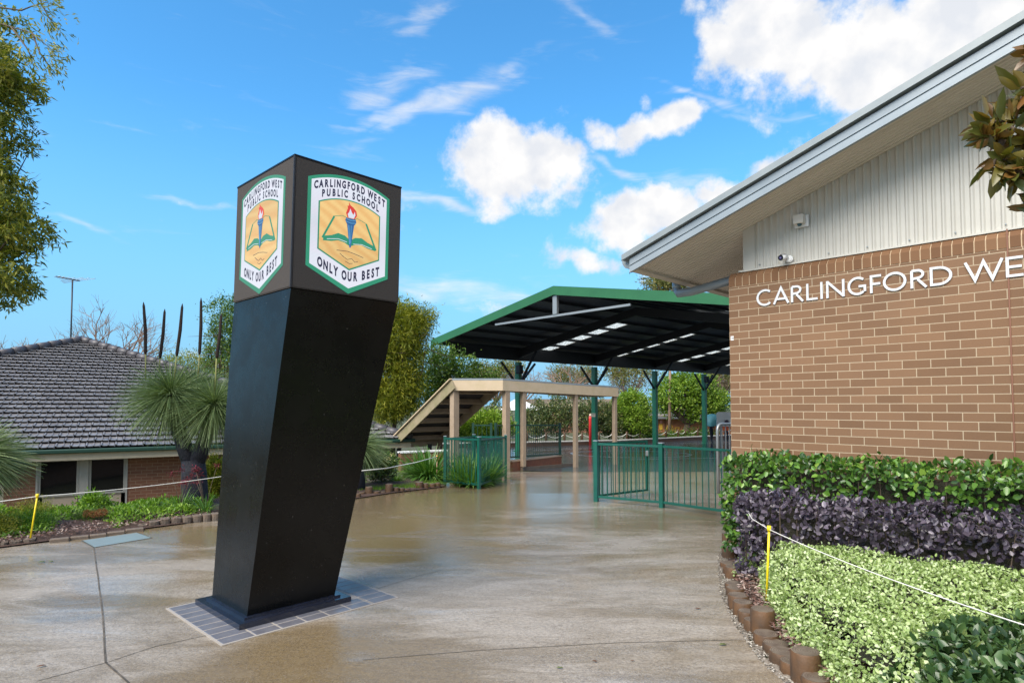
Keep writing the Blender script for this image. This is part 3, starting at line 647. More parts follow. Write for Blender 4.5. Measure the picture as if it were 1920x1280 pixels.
# ------------------------------------------------------------------ brick building on the right
WC = np.array([2.627, 7.44]); WD = np.array([.70467, -.70954]); WN = np.array([.70954, .70467])    # along the wall, inward
def wall_s(u, v):
    r_ = ray(u, v); n = np.array([WN[0], WN[1], 0]); t_ = (n@(np.array([*WC, 0])-CAM))/(n@r_); Q = CAM+r_*t_
    return float((Q[:2]-WC)@WD), float(Q[2])
SL = .334; ZS = 3.745     # slope of the roof, soffit height at the corner
def stroke_poly(mb, pts, w, y0, y1, closed=False):
    """flat band along a 2D polyline in the (x,z) plane with mitred joints"""
    P_ = [np.array(p, float) for p in pts]; n = len(P_); A = []; B = []
    for i in range(n):
        a = P_[i-1] if (i > 0 or closed) else P_[i]; b = P_[(i+1) % n] if (i < n-1 or closed) else P_[i]
        d0 = P_[i]-a if (i > 0 or closed) else b-P_[i]; d1 = b-P_[i] if (i < n-1 or closed) else P_[i]-a
        d0 = d0/np.linalg.norm(d0); d1 = d1/np.linalg.norm(d1); m_ = d0+d1; m_ /= np.linalg.norm(m_); nn = np.array([-m_[1], m_[0]]); k = w/2/max(.35, abs(nn@np.array([-d0[1], d0[0]])))
        A.append(P_[i]+nn*k); B.append(P_[i]-nn*k)
    rng = range(n if closed else n-1)
    for i in rng:
        j = (i+1) % n; q = [A[i], A[j], B[j], B[i]]
        mb.add([(p[0], y0, p[1]) for p in q]+[(p[0], y1, p[1]) for p in q], [(0, 1, 2, 3), (0, 1, 5, 4), (1, 2, 6, 5), (2, 3, 7, 6), (3, 0, 4, 7)])
def letter_strokes(ch, W, Hh, t):
    h = t/2
    def arc(cx, cy, rx, ry, a0, a1, n=14): return [(cx+rx*math.cos(R(a0+(a1-a0)*i/n)), cy+ry*math.sin(R(a0+(a1-a0)*i/n))) for i in range(n+1)]
    M = {'C': [arc(W*.58, Hh/2, W*.58-h, Hh/2-h+.004, 48, 312, 20)], 'A': [[(h*.8, 0), (W/2, Hh-h*.4), (W-h*.8, 0)], [(W*.22, Hh*.30), (W*.78, Hh*.30)]],
         'R': [[(h, 0), (h, Hh-h)], [(h, Hh-h)]+arc(W*.42, Hh*.735, W*.30, Hh*.265-h, 90, -90)+[(h, Hh*.47+h*.3)], [(W*.42, Hh*.46), (W-h*1.2, 0)]],
         'L': [[(h, Hh), (h, h), (W, h)]], 'I': [[(W/2, 0), (W/2, Hh)]], 'N': [[(h, 0), (h, Hh)], [(W-h, 0), (W-h, Hh)], [(h, Hh-h*.6), (W-h, h*.6)]],
         'G': [arc(W*.54, Hh/2, W*.54-h, Hh/2-h+.004, 48, 312, 20), [(W-h, Hh*.16), (W-h, Hh*.47), (W*.6, Hh*.47)]], 'F': [[(h, 0), (h, Hh-h), (W, Hh-h)], [(h, Hh*.5), (W*.92, Hh*.5)]],
         'O': [arc(W/2, Hh/2, W/2-h, Hh/2-h+.004, 0, 345, 23)], 'D': [[(h, h), (h, Hh-h)]+arc(W*.40, Hh/2, W*.60-h, Hh/2-h, 90, -90, 16)],
         'W': [[(h*.9, Hh), (W*.28, h*.8), (W*.5, Hh-h*.8), (W*.72, h*.8), (W-h*.9, Hh)]], 'E': [[(W, Hh-h), (h, Hh-h), (h, h), (W, h)], [(h, Hh*.5), (W*.92, Hh*.5)]],
         'S': [arc(W/2, Hh*.73, W/2-h, Hh*.27-h, 40, 250, 12)+arc(W/2, Hh*.27, W/2-h, Hh*.27-h, 70, -140, 12)], 'T': [[(0, Hh-h), (W, Hh-h)], [(W/2, 0), (W/2, Hh-h)]]}
    return M[ch], ch in 'OD'
def building():
    T = thing('school_building', 'tan brick building with white ribbed gable, sloping grey eave and white wall lettering', 'building', (WC[0], WC[1], 0), xdir=WD)
    mb = MB(); L = 9.; D = 8.
    mb.box((L/2, D/2, 3.12/2-.3), (L, D, 3.12+.6)); obj('wall', mb, M_BRICK, T, world=False)
    # soldier course with bevelled heads
    mo = MB(); sb = MB(); pitch = .0862
    mo.add([(0.002, .004, 3.12), (L, .004, 3.12), (L, .004, 3.228), (0.002, .004, 3.228), (0.002, .066, 3.292), (L, .066, 3.292), (L, .3, 3.292), (.002, .3, 3.292), (.002, .3, 3.12), (L, .3, 3.12)],
           [(0, 1, 2, 3), (3, 2, 5, 4), (4, 5, 6, 7), (0, 3, 4, 7, 8), (1, 2, 5, 6, 9)])
    mo.add([(.002, .0035, 3.12), (L, .0035, 3.12), (L, .0035, 3.125), (.002, .0035, 3.125)], [(0, 1, 2, 3)])
    x = 0.; k = 0
    while x < L-.1:
        a, b = x+.0, x+pitch-.010
        pr = [(-.002, 3.127), (-.002, 3.230), (.006, 3.243), (.062, 3.299), (.11, 3.299), (.11, 3.127)]
        vs = [(a, y, z) for y, z in pr]+[(b, y, z) for y, z in pr]; n = len(pr)
        sb.add(vs, [tuple(range(n)), tuple(range(n, 2*n))[::-1]]+[(i, (i+1) % n, n+(i+1) % n, n+i) for i in range(n)]); x += pitch
    obj('mortar_bed', mo, M_MORTAR, T, world=False)
    ms = leafmat('soldier_brick_mix', [(.05, (.135, .066, .031)), (.5, (.17, .086, .042)), (.95, (.21, .112, .056))], .75, .3, 0); obj('soldier_course', sb, ms, T, world=False)
    wp = [MB().box((.12+.24*4*k+.06, -.0015, .946+.03), (.010, .004, .062)) for k in range(6)]
    for q in wp: obj('weep_hole', q, M_DARKSTEEL, T, world=False)
    jt = MB(); s_, _ = wall_s(1894, 600); jt.box((s_, -.004, 1.6), (.011, .010, 3.4)); obj('expansion_joint', jt, mat('joint_seal', (.20, .085, .05), .6), T, world=False)
    # cladding: trapezoid ribs, cut to the slope
    mb = MB(); xs0 = .155; x = xs0+.14; y0 = .075
    prof = [(0, 0), (.022, 0), (.036, -.016), (.050, -.016), (.064, 0)]; per = .0762
    pts = []
    while x < L:
        for a, d in prof: pts.append((x+a*per/.0762, y0+d))
        x += per
    zt = lambda q: ZS+SL*q+.04
    vs = []; 
    for (a, d) in pts: vs += [(a, d, 3.30), (a, d, zt(a))]
    mb.add(vs, [(2*i, 2*i+2, 2*i+3, 2*i+1) for i in range(len(pts)-1)]); obj('gable_cladding', mb, M_CLAD, T, world=False)
    tr = MB(); tr.prism([(xs0, .062), (xs0+.145, .062), (xs0+.145, .30), (xs0, .30)], 3.30, [zt(xs0), zt(xs0+.145), zt(xs0+.145), zt(xs0)])
    tr.box((xs0+L/2-.03, .058, 3.308), (L, .030, .018)); tr.box((xs0-.02, .10, 3.312), (.06, .12, .016)); obj('corner_flashing', tr, M_CLAD, T, world=False)
    sc = MB()
    x = xs0+.2
    while x < 3.4: obj('screw', MB().tube([(x, .052, 3.36), (x, .068, 3.36)], .007, 6), M_GALV, T, world=False); x += .381
    iw = MB(); iw.prism([(.30, .09), (L, .09), (L, D-.3), (.30, D-.3)], 3.1, [zt(.3)+.1, zt(L)+.1, zt(L)+.1, zt(.3)+.1]); obj('upper_wall', iw, M_CLAD, T, world=False)
    # soffit: ribbed sheet under the roof; rafters run along the gable
    e = 1.0; o_ = .595; mb = MB(); y = -o_+.02; ends = (-e+.04, L); pts = []; per = .075
    while y < D: pts += [(y, 0), (y+.028, 0), (y+.040, .022), (y+.063, .022)]; y += per
    vs = []
    for (yy, d) in pts: vs += [(ends[0], yy, ZS+SL*ends[0]+d), (ends[1], yy, ZS+SL*ends[1]+d)]
    mb.add(vs, [(2*i, 2*i+1, 2*i+3, 2*i+2) for i in range(len(pts)-1)]); obj('soffit', mb, M_SOFF, T, world=False)
    zz = lambda q, d: ZS+SL*q+d
    def sl(x0, x1, ya, yb, d0, d1):
        return MB().prism([(x0, ya), (x1, ya), (x1, yb), (x0, yb)], [zz(x0, d0), zz(x1, d0), zz(x1, d0), zz(x0, d0)], [zz(x0, d1), zz(x1, d1), zz(x1, d1), zz(x0, d1)])
    obj('eave_beam', sl(-e, -e+.07, -o_+.03, D, -.030, .02), M_SOFF, T, world=False)
    obj('roof', sl(-e+.0, L, -o_+.02, D+.3, .10, .20), M_ZINC, T, world=False)
    # barge: bottom lip, fluted face, capping with shadow line
    obj('fascia_lip', sl(-e-.01, L, -o_-.02, -o_+.02, -.035, .035), M_ZINCL, T, world=False)
    fb = MB()
    for d0, d1, yy in ((.036, .052, -.006), (.054, .135, -.018)):
        q = sl(-e-.01, L, -o_+yy, -o_+.018, d0, d1); fb.add(q.v, q.f)
    obj('fascia_board', fb, M_ZINCL, T, world=False)
    obj('fascia_shadow_groove', sl(-e-.005, L, -o_-.004, -o_+.018, .0525, .0535), M_DARKSTEEL, T, world=False)
    cp = sl(-e-.10, L, -o_-.065, -o_+.10, .155, .225); obj('barge_capping', cp, M_ZINC, T, world=False)
    # quad gutter along the eave, seen end on
    gu = MB(); gx = -e-.01; gz = zz(-e, .125)
    prof = [(0, .02), (0, -.10), (-.05, -.10), (-.10, -.085), (-.135, -.04), (-.15, .02), (-.165, .02), (-.16, .03), (-.14, .03), (-.125, -.035), (-.095, -.075), (-.05, -.088), (-.008, -.088), (-.008, .02)]
    n = len(prof); ya, yb = -o_+.03, D; gu.add([(gx+a, ya, gz+b) for a, b in prof]+[(gx+a, yb, gz+b) for a, b in prof], [(i, (i+1) % n, n+(i+1) % n, n+i) for i in range(n)])
    gu.add([(gx+a, ya-.002, gz+b) for a, b in prof[:6]], [tuple(range(6))]); obj('gutter', gu, M_ZINC, T, world=False)
    # downpipe running back from the gutter to the wall
    dp = MB(); yy = .62; za = gz-.10
    dp.tube([(gx-.06, yy, za), (gx-.06, yy, za-.13)], .058, 14); dp.tube([(gx-.06, yy, za-.10), (gx-.02, yy-.01, za-.17), (gx+.2, yy-.04, za-.175), (.1, yy-.2, za-.10)], .058, 14)
    obj('downpipe', dp, M_ZINCL, T, world=False)
    # lettering
    W_ = [('C', 1419.1, 1446.6), ('A', 1450, 1480.1), ('R', 1483.5, 1508.5), ('L', 1512.4, 1533.4), ('I', 1538.2, 1543.7), ('N', 1549.7, 1584.1), ('G', 1589.8, 1624.5), ('F', 1631.7, 1652.9),
          ('O', 1656, 1700.2), ('R', 1707.5, 1740.5), ('D', 1744, 1786.1), ('W', 1808.1, 1882.9), ('E', 1886.3, 1919.3)]
    zb = wall_s(1484.4, 568.2)[1]; zc = wall_s(1484.4, 536.8)[1]; zb2 = wall_s(1744.8, 536.)[1]
    zb = (zb+zb2)/2; Hh = zc-zb+.002
    lst = [(ch, wall_s(a, 550-(a-1419)*.085)[0], wall_s(b, 550-(b-1419)*.085)[0]) for ch, a, b in W_]
    s0 = lst[-1][2]; lst += [('S', s0+.03, s0+.13), ('T', s0+.15, s0+.28)]
    for ch, a, b in lst:
        mb = MB(); ss, closed = letter_strokes(ch, b-a, Hh, .0235)
        for k, p in enumerate(ss): stroke_poly(mb, [(a+x, zb+y) for x, y in p], .0235, -.014-.0004*k, -.002, closed)
        obj('letter', mb, M_LETTER, T, world=False)
    return T
building()
def wall_item(T, s_, z, out=0.): return np.array([*(WC+WD*s_-WN*out), z])
def local_thing(name, label, cat, s_, z, out=0., group=None):
    p = wall_item(None, s_, z, out); return thing(name, label, cat, p, xdir=WD, group=group)
def wall_bits():
    # bullet camera on the cladding
    s_, z = wall_s(1470, 486); y0 = .06
    T = local_thing('security_camera', 'white bullet security camera with black lens face on the cladding above the bricks', 'camera', s_, z, 0)
    mb = MB(); mb.tube([(.045, y0, 0), (.045, y0-.035, 0)], .040, 18); mb.tube([(.045, y0-.035, 0), (.045, y0-.05, 0)], .03, 14); obj('base', mb, M_WHITE, T, world=False)
    mb = MB(); mb.tube([(.045, y0-.04, 0), (.0, y0-.09, .01)], .014, 10); obj('arm', mb, M_WHITE, T, world=False)
    d = np.array([-.12, -.97, -.22]); d /= np.linalg.norm(d); a = np.array([.02, y0-.07, .020]); b = a+d*.105
    mb = MB(); mb.tube([a, b], .033, 16); mb.slab([a+np.array([0, 0, .034])+np.array([-.66, .75, 0])*.034, a+np.array([0, 0, .034])-np.array([-.66, .75, 0])*.034, b+d*.022+np.array([0, 0, .034])-np.array([-.66, .75, 0])*.034, b+d*.022+np.array([0, 0, .034])+np.array([-.66, .75, 0])*.034], (0, 0, .004))
    obj('housing', mb, M_WHITE, T, world=False)
    mb = MB(); mb.tube([b, b+d*.006], .031, 16); obj('lens_face', mb, M_BLACK2, T, world=False)
    mb = MB(); mb.tube([b+d*.006, b+d*.009], .011, 12); obj('lens', mb, mat('lens_glass', (.15, .13, .30), .1), T, world=False)
    # square sensor box
    s_, z = wall_s(1500, 414)
    T = local_thing('sensor_box', 'square cream box with a small blue lens below, on the ribbed gable', 'sensor', s_, z, 0)
    mb = MB(); mb.box((0, .045, 0), (.15, .012, .13), bev=.003); obj('back_plate', mb, M_WHITE, T, world=False)
    mb = MB(); mb.box((-.005, -.01, .012), (.11, .095, .10), bev=.006); obj('housing', mb, mat('cream_plastic', (.66, .61, .54), .5), T, world=False)
    mb = MB(); mb.tube([(-.0, -.015, -.035), (-.0, -.02, -.058)], [.028, .02], 12); obj('lens', mb, mat('blue_lens', (.03, .10, .13), .2), T, world=False)
    # number plate at the corner
    s_, z = wall_s(1373, 634); T = local_thing('number_sign', 'tiny white number plate fixed near the brick corner', 'sign', s_, z)
    mb = MB(); mb.box((0, -.002, 0), (.036, .003, .050)); obj('plate', mb, M_WHITE, T, world=False)
    mb = MB()
    for k, ch in enumerate('10'):
        V, Fc = glyph(ch); mb.add([(x*.026-.009+k*.018, -.0045, (y-.36)*.034) for x, y, z_ in V], Fc)
    obj('digits', mb, M_DARKSTEEL, T, world=False)
wall_bits()
# ------------------------------------------------------------------ tiled house on the left
def house():
    e = np.array([.848, .530]); e /= np.linalg.norm(e); nrm = np.array([-e[1], e[0]])
    pA = atY(75.6, 843, 14.5); eL = pA[2]; O = pA[:2]+e*.27          # middle of the eave
    w = 9.0; pit = (4.0-eL)/w
    T = thing('brick_house', 'low brown brick house with grey tiled hip roof beyond the left garden bed', 'house', (O[0], O[1], -1.6), xdir=e)
    zo = 1.6
    Z = eL+zo; Lh = 24.
    # front hip face in courses of tiles
    mb = MB(); cw = .30; ex = .335; nc = int(w*math.hypot(1, pit)/ex); sl = math.hypot(1, pit)
    for j in range(nc+1):
        d0 = j*ex/sl; d1 = min(w, (j+1)*ex/sl+.03); z0 = Z+pit*d0; z1 = Z+pit*d1
        hw = w-d0; x = -hw-(.15 if j % 2 else 0); up = .062
        prof = []
        while x < hw:
            for a, h in ((0, .024), (.030, .024), (.045, 0.0), (.140, .0), (.150, .014), (.170, .014), (.180, 0), (.280, 0), (.284, -.02), (.296, -.02)): prof.append((x+a, h))
            x += cw
        vs = []; 
        for (xx, h) in prof:
            x1 = max(-(w-d1), min(w-d1, xx)); xx = max(-hw, min(hw, xx))
            jt_ = .004*math.sin(xx*7.3+j*2.1); vs += [(xx, d0-.02, z0+up+h-.016+jt_), (xx, d0-.02, z0+up+h+jt_), (x1, d1, z1+h*.7)]
        n = len(prof); mb.add(vs, [(3*i+1, 3*i+4, 3*i+5, 3*i+2) for i in range(n-1)]+[(3*i, 3*i+3, 3*i+4, 3*i+1) for i in range(n-1)])
    obj('roof', mb, M_TILE, T, world=False)
    mb = MB(); za = Z+pit*w-.01
    mb.add([(-w, 0, Z), (w, 0, Z), (0, w, za), (-w, Lh, Z), (w, Lh, Z), (0, Lh-w, za)], [(0, 2, 5, 3), (1, 4, 5, 2), (3, 5, 4)]); obj('rear_roof', mb, M_TILE, T, world=False)
    mb = MB()
    for a, b in (((-w, 0, Z+.05), (0, w, za+.10)), ((w, 0, Z+.05), (0, w, za+.10)), ((0, w, za+.10), (0, Lh-w, za+.10))):
        a, b = np.array(a), np.array(b); L = np.linalg.norm(b-a); n = int(L/.42)
        for k in range(n):
            p, q = a+(b-a)*k/n, a+(b-a)*(k+1.06)/n; mb.tube([p, q], [.135, .115], 8)
    ub = MB(); ub.add([(-w, .03, Z-.02), (w, .03, Z-.02), (0, w, za-.03)], [(0, 1, 2)]); obj('underlay', ub, M_DARKSTEEL, T, world=False)
    obj('ridge_tiles', mb, M_RIDGE, T, world=False)
    mb = MB(); mb.box((0, -.06, Z-.05), (2*w+.2, .12, .10), bev=.02); mb.box((w+.06, Lh/2, Z-.05), (.12, Lh, .10)); obj('gutter', mb, M_DGREEN, T, world=False)
    mb = MB(); mb.box((0, .02, Z-.185), (2*w, .025, .17)); mb.box((w-.02, Lh/2, Z-.185), (.025, Lh-.1, .17)); mb.box((0, .33, Z-.262), (2*w, .62, .012)); mb.box((w-.33, Lh/2, Z-.264), (.62, Lh-.1, .012)); obj('fascia', mb, mat('cream_fascia', (.55, .46, .33), .5, vary=(.48, .40, .28)), T, world=False)
    ov = .5; zt = Z-.27
    def wx(u, v=900):    # local x where pixel column meets the wall plane
        r_ = ray(u, v); n3 = np.array([nrm[0], nrm[1], 0]); P_ = np.array([*(O+nrm*ov), 0]); t_ = (n3@(P_-CAM))/(n3@r_); Q = CAM+r_*t_; return float((Q[:2]-O)@e), float(Q[2]+zo)
    x1, x2 = wx(68)[0], wx(238)[0]; xm = wx(157)[0]; xl = wx(2)[0]
    mb = MB()
    for a, b in ((xl+.05, x1), (x2, wx(342)[0]), (wx(380)[0], w-ov)): mb.box(((a+b)/2, ov+.115, zt/2), (b-a, .23, zt))
    mb.box((w-ov-.115, Lh/2, zt/2), (.23, Lh-2*ov-.5, zt)); mb.box((-w+ov+.115, Lh/2, zt/2), (.23, Lh-2*ov-.5, zt)); mb.box(((-w+ov+xl-1.7)/2, ov+.115, zt/2), (xl-1.7+w-ov, .23, zt)); obj('wall', mb, M_HBRICK, T, world=False)
    mb = MB(); mb.box((xl-.8, ov+.10, zt/2), (1.7, .14, zt)); obj('rendered_panel', mb, mat('cream_render', (.50, .42, .32), .7), T, world=False)
    zw = wx(150, 928)[1]
    def win(a, b, z0, z1):
        f = MB(); t_ = .05
        f.box(((a+b)/2, ov+.06, z0+t_/2), (b-a, .10, t_)); f.box(((a+b)/2, ov+.06, z1-t_/2), (b-a, .10, t_)); f.box((a+t_/2, ov+.06, (z0+z1)/2), (t_, .10, z1-z0-2*t_)); f.box((b-t_/2, ov+.06, (z0+z1)/2), (t_, .10, z1-z0-2*t_))
        fo = obj('window', f, M_FRAME, T, world=False); g = MB(); g.box(((a+b)/2, ov+.07, (z0+z1)/2), (b-a-2*t_, .02, z1-z0-2*t_)); obj('pane', g, M_GLASS, fo, world=False)
    win(x1+.03, xm-.10, zw, zt-.005); win(xm+.10, x2-.03, zw, zt-.005)
    win(wx(344)[0], wx(378)[0], zw-.3, zt-.005)
    mb = MB(); mb.box((xm, ov+.05, zt/2), (.19, .14, zt-.01)); mb.box((x1+.01, ov+.05, zt/2), (.04, .14, zt-.01)); mb.box((x2-.01, ov+.05, zt/2), (.04, .14, zt-.01)); obj('mullion', mb, M_FRAME, T, world=False)
    mb = MB(); mb.box(((x1+xm)/2, ov+.08, zw/2), (xm-x1-.24, .05, zw-.01)); mb.box(((x2+xm)/2, ov+.08, zw/2), (x2-xm-.24, .05, zw-.01)); obj('spandrel_panel', mb, M_HPANEL, T, world=False)
    mb = MB(); mb.box((0, ov+3, zt/2), (2*w-2*ov-.6, .05, zt)); obj('inner_wall', mb, M_DARKROOF, T, world=False)
house()
def antenna():
    b = atY(133, 632, 24.5); t_ = atY(136, 524, 24.5)
    T = thing('television_antenna', 'thin rooftop television antenna on a tall mast behind the house ridge', 'antenna', (b[0], b[1], b[2]-1.2))
    mb = MB(); mb.tube([b-np.array([0, 0, 1.2]), t_], .028, 8); obj('mast', mb, M_DARKSTEEL, T)
    d = np.array([.8, .5, -.12]); d /= np.linalg.norm(d); mb = MB(); mb.tube([t_-d*.55, t_+d*.25], .022, 6); obj('boom', mb, M_DARKSTEEL, T)
    s_ = np.array([.9, -.42, 0]); s_ /= np.linalg.norm(s_)
    for k in range(7):
        L = [1.05, .9, .75, .45, .35, .28, .22][k]; p = t_+d*(.22-.12*k); mb = MB(); mb.tube([p-s_*L, p+s_*L], .010, 5); obj('element', mb, M_GALV, T)
antenna()

# ------------------------------------------------------------------ vegetation: trees
def tree(name, label, base, ell, ncl, per, spread, L, W, lm, trunk_r=.12, kind='lance', group=None, dirw=(.55, .25), bark=None, shell=.72, limbs=14, fork=.45, droop=0., parent=None, cat='tree', twig=.3):
    T = thing(name, label, cat, base, group=group)
    P, D, C = crown_points(ell, ncl, per, spread, shell)
    n = len(P); DD = D*dirw[0]+unit(n)*.8+np.array([0, 0, dirw[1]-droop])
    leafobj('crown', P, DD, L*(.7+.6*RNG.random(n)), W*(.7+.6*RNG.random(n)), lm, T, kind)
    mb = MB(); b = np.array(base, float); cm = np.mean([e_[:3] for e_ in ell], 0); top = np.array([cm[0], cm[1], cm[2]]); f = b+(top-b)*fork; f[:2] += np.array([random.uniform(-.1, .1), random.uniform(-.1, .1)])
    mb.tube([b-np.array([0, 0, .3]), b+(f-b)*.5, f], [trunk_r*1.25, trunk_r, trunk_r*.8], 9)
    sel = C[RNG.choice(len(C), min(limbs, len(C)), replace=False)]
    for c in sel:
        m_ = f+(c-f)*.5+RNG.normal(size=3)*.12*np.linalg.norm(c-f)*.5; mb.tube([f, m_, f+(c-f)*.95], [trunk_r*.5, trunk_r*.28, trunk_r*.08], 5, cap=False)
        for _ in range(3):
            q = m_+(c-m_)*random.uniform(.1, .8); e2 = q+unit(1)[0]*np.linalg.norm(c-f)*twig; mb.tube([q, (q+e2)/2+RNG.normal(size=3)*.03, e2], [trunk_r*.14, trunk_r*.09, trunk_r*.03], 4, cap=False)
    obj('trunk', mb, bark or M_BARK, T); return T
def ellpx(lst, Y, dY=None):
    """lobes given as (u, v, ru, rv, depth offset)"""
    out = []
    for (u, v, ru, rv, dy) in lst:
        y = Y+dy; c = atY(u, v, y); k = y/F; out.append((c[0], c[1], c[2], ru*k, (dY or ru*k), rv*k))
    return out
def trees():
    # big evergreen at the left edge: trunk outside the frame
    Y = 8.6
    lob = [(-45, 120, 95, 62, 0), (0, 165, 58, 55, .2), (-60, 250, 95, 60, 0), (-5, 245, 45, 40, .1), (-25, 320, 48, 36, -.2), (0, 385, 55, 36, 0), (5, 435, 68, 40, 0), (-50, 470, 80, 60, .3), (0, 510, 50, 42, 0), (-20, 545, 50, 28, 0), (-60, 380, 90, 90, .4), (-90, 150, 110, 130, .5), (-120, 420, 110, 130, .6), (-10, 20, 30, 20, .5)]
    b = atY(-260, 900, 9.5); b[2] = float(G(b[0], b[1]))
    tree('evergreen_tree', 'large tree with narrow olive leaves leaning in from the left edge of the picture', b, ellpx(lob, Y, .7), 1250, 30, .060, .105, .026, LM_TREE, .07, 'lance', dirw=(.35, -.1), droop=.3, limbs=60, fork=.7, shell=.45, twig=.05)
    T = [o for o in bpy.data.objects if o.name == 'evergreen_tree'][0]
    mb = MB(); P, D = [], []
    for pts in ([(-40, 30), (10, 48), (60, 62), (95, 92), (106, 100)], [(-30, 10), (40, 20), (60, 12), (85, 5), (100, 8)], [(20, 50), (50, 90), (60, 110)], [(60, 62), (75, 100), (96, 130)], [(70, -20), (78, 8), (90, 30), (104, 52)]):
        pp = [atY(u, v, Y-.1) for u, v in pts]; mb.tube(pp, [.012, .010, .008, .005, .003][:len(pp)], 5)
        for c in pp[2:]:
            for _ in range(26): P.append(c+RNG.normal(size=3)*.055); D.append(c-pp[0]+np.array([0, 0, -.2]))
        for _ in range(12): c = pp[-1]+RNG.normal(size=3)*.10; P += [c+RNG.normal(size=3)*.035 for _ in range(7)]; D += [pp[-1]-pp[-2]+np.array([0, 0, -.05])]*7
    P = np.array(P); D = np.array(D); D = D/np.linalg.norm(D, axis=1, keepdims=True)+unit(len(P))*.8
    obj('overhanging_branch', mb, M_BARK, T); leafobj('branch_leaves', P, D, .085, .018, LM_TREE, T, 'lance')
    # bamboo behind the sign
    Y = 21.; b = atY(735, 800, Y); b[2] = float(G(b[0], b[1]))
    tree('bamboo_clump', 'tall feathery yellow-green bamboo clump just right of the black pillar sign', b, ellpx([(748, 630, 42, 60, 0), (700, 680, 55, 80, 0), (775, 610, 30, 38, .2), (740, 735, 45, 50, 0), (765, 690, 30, 70, .2), (700, 600, 40, 50, 0), (798, 598, 15, 22, .2), (745, 590, 25, 25, .3), (725, 760, 40, 30, 0)], Y), 1500, 36, .13, .17, .024, LM_BAMB, .08, 'lance', droop=.55, limbs=20, shell=.5, cat='bamboo')
    Y = 24.; b = atY(820, 780, Y); b[2] = float(G(b[0], b[1]))
    tree('broadleaf_tree', 'dark green broadleaf tree between the bamboo and the stair roof', b, ellpx([(815, 690, 40, 45, 0), (850, 690, 45, 30, 0), (800, 740, 45, 35, 0), (850, 730, 55, 35, .4), (900, 715, 40, 22, .8)], Y), 420, 34, .16, .13, .05, LM_MID, .12, 'lance', limbs=20)
    # dark tree behind the pillar on the left side, above the house roof
    Y = 26.; b = atY(420, 800, Y); b[2] = -1.5
    tree('leafy_tree', 'green tree peeping out left of the black pillar above the house roof', b, ellpx([(425, 590, 34, 38, 0), (412, 640, 28, 36, 0), (445, 620, 40, 60, .3), (430, 690, 45, 50, 0)], Y), 300, 40, .13, .12, .04, LM_MID, .12, 'lance', limbs=18)
    Y = 30.; b = atY(350, 800, Y); b[2] = -1.5
    tree('golden_tree', 'yellowish tree showing over the right slope of the house roof', b, ellpx([(350, 690, 50, 22, 0), (390, 700, 45, 24, 0), (300, 695, 30, 10, 0)], Y), 160, 40, .2, .14, .035, LM_BAMB, .1, 'lance', limbs=14)
    # round bushy trees past the court
    Y = 49.; b = atY(1285, 826, Y); b[2] = -.9
    tree('round_tree', 'big rounded bright green tree behind the court in front of the orange wall', b, ellpx([(1268, 738, 42, 32, 0), (1300, 722, 38, 24, 0), (1250, 752, 24, 20, 0), (1320, 755, 34, 22, 0), (1290, 770, 30, 14, 0), (1345, 755, 26, 22, .5)], Y), 420, 36, .24, .20, .09, LM_BRIGHT, .28, 'oval', limbs=18, fork=.35)
    Y = 44.; b = atY(1180, 828, Y); b[2] = -.9
    tree('clipped_shrub_tree', 'dense rounded green shrub tree beside the second court column', b, ellpx([(1185, 775, 35, 42, 0), (1178, 760, 32, 24, 0), (1205, 790, 18, 28, 0)], Y), 360, 34, .17, .16, .07, LM_BRIGHT, .15, 'oval', limbs=10)
    for i, (u, v, ru, rv, Y, lab) in enumerate([(1180, 690, 60, 36, 62, 'airy gum tree whose crown shows right of the second green column'), (1075, 700, 55, 26, 70, 'olive gum tree behind the middle of the walkway roof'), (1255, 528, 45, 9, 48, 'tall gum tree top showing just over the green roof'),
                                                (1350, 700, 30, 40, 58, 'thin leafed gum by the brick corner behind the open-sided shelter'), (930, 690, 60, 24, 66, 'brownish gum tree left of the first green column')]):
        b = atY(u, 820, Y); b[2] = -.9
        tree('gum_tree', lab, b, ellpx([(u, v, ru*.7, rv*.7, 0), (u-ru*.5, v+rv*.2, ru*.45, rv*.55, 1), (u+ru*.5, v+rv*.1, ru*.45, rv*.6, -1), (u, v+rv*.6, ru*.7, rv*.5, 0)], Y, 2.5), 170, 26, .38, .30, .08, LM_GUM, .11, 'lance', group='gum trees beyond the court', limbs=40, shell=.4, bark=M_BAREBARK)
    # bare trees
    for i, (u, vb, vt, Y, w_, lab) in enumerate([(215, 680, 556, 34, .8, 'large leafless tree with fine twigs behind the house ridge'), (20, 690, 600, 40, .7, 'small leafless tree at the far left over the house roof'),
                                                 (985, 800, 668, 58, 1., 'leafless tree behind the walkway next to the first green column'), (1065, 800, 655, 62, 1., 'leafless spreading tree between the first two green columns'), (880, 780, 665, 50, .9, 'leafless brown tree left of the speaker column'), (1345, 800, 690, 52, 1., 'leafless tree beside the brick corner beyond the last column')]):
        b = atY(u, vb, Y); top = atY(u, vt, Y); b[2] = min(b[2], 0); hgt = top[2]-b[2]
        T = thing('bare_tree', lab, 'tree', b, group='leafless trees'); mb = MB(); st = b+np.array([0, 0, hgt*.42]); mb.tube([b, st], [hgt*.015, hgt*.012], 7)
        for k in range(6):
            a = k*1.05+random.random(); branch(mb, st-np.array([0, 0, random.random()*hgt*.08]), (math.cos(a)*.85*w_, math.sin(a)*.85*w_, .8+.5*random.random()), hgt*.27, hgt*.011, 4 if i in (0,) else 3, .62, .12, 4, None, 3, 3)
        obj('branches', mb, M_BAREBARK, T)
trees()

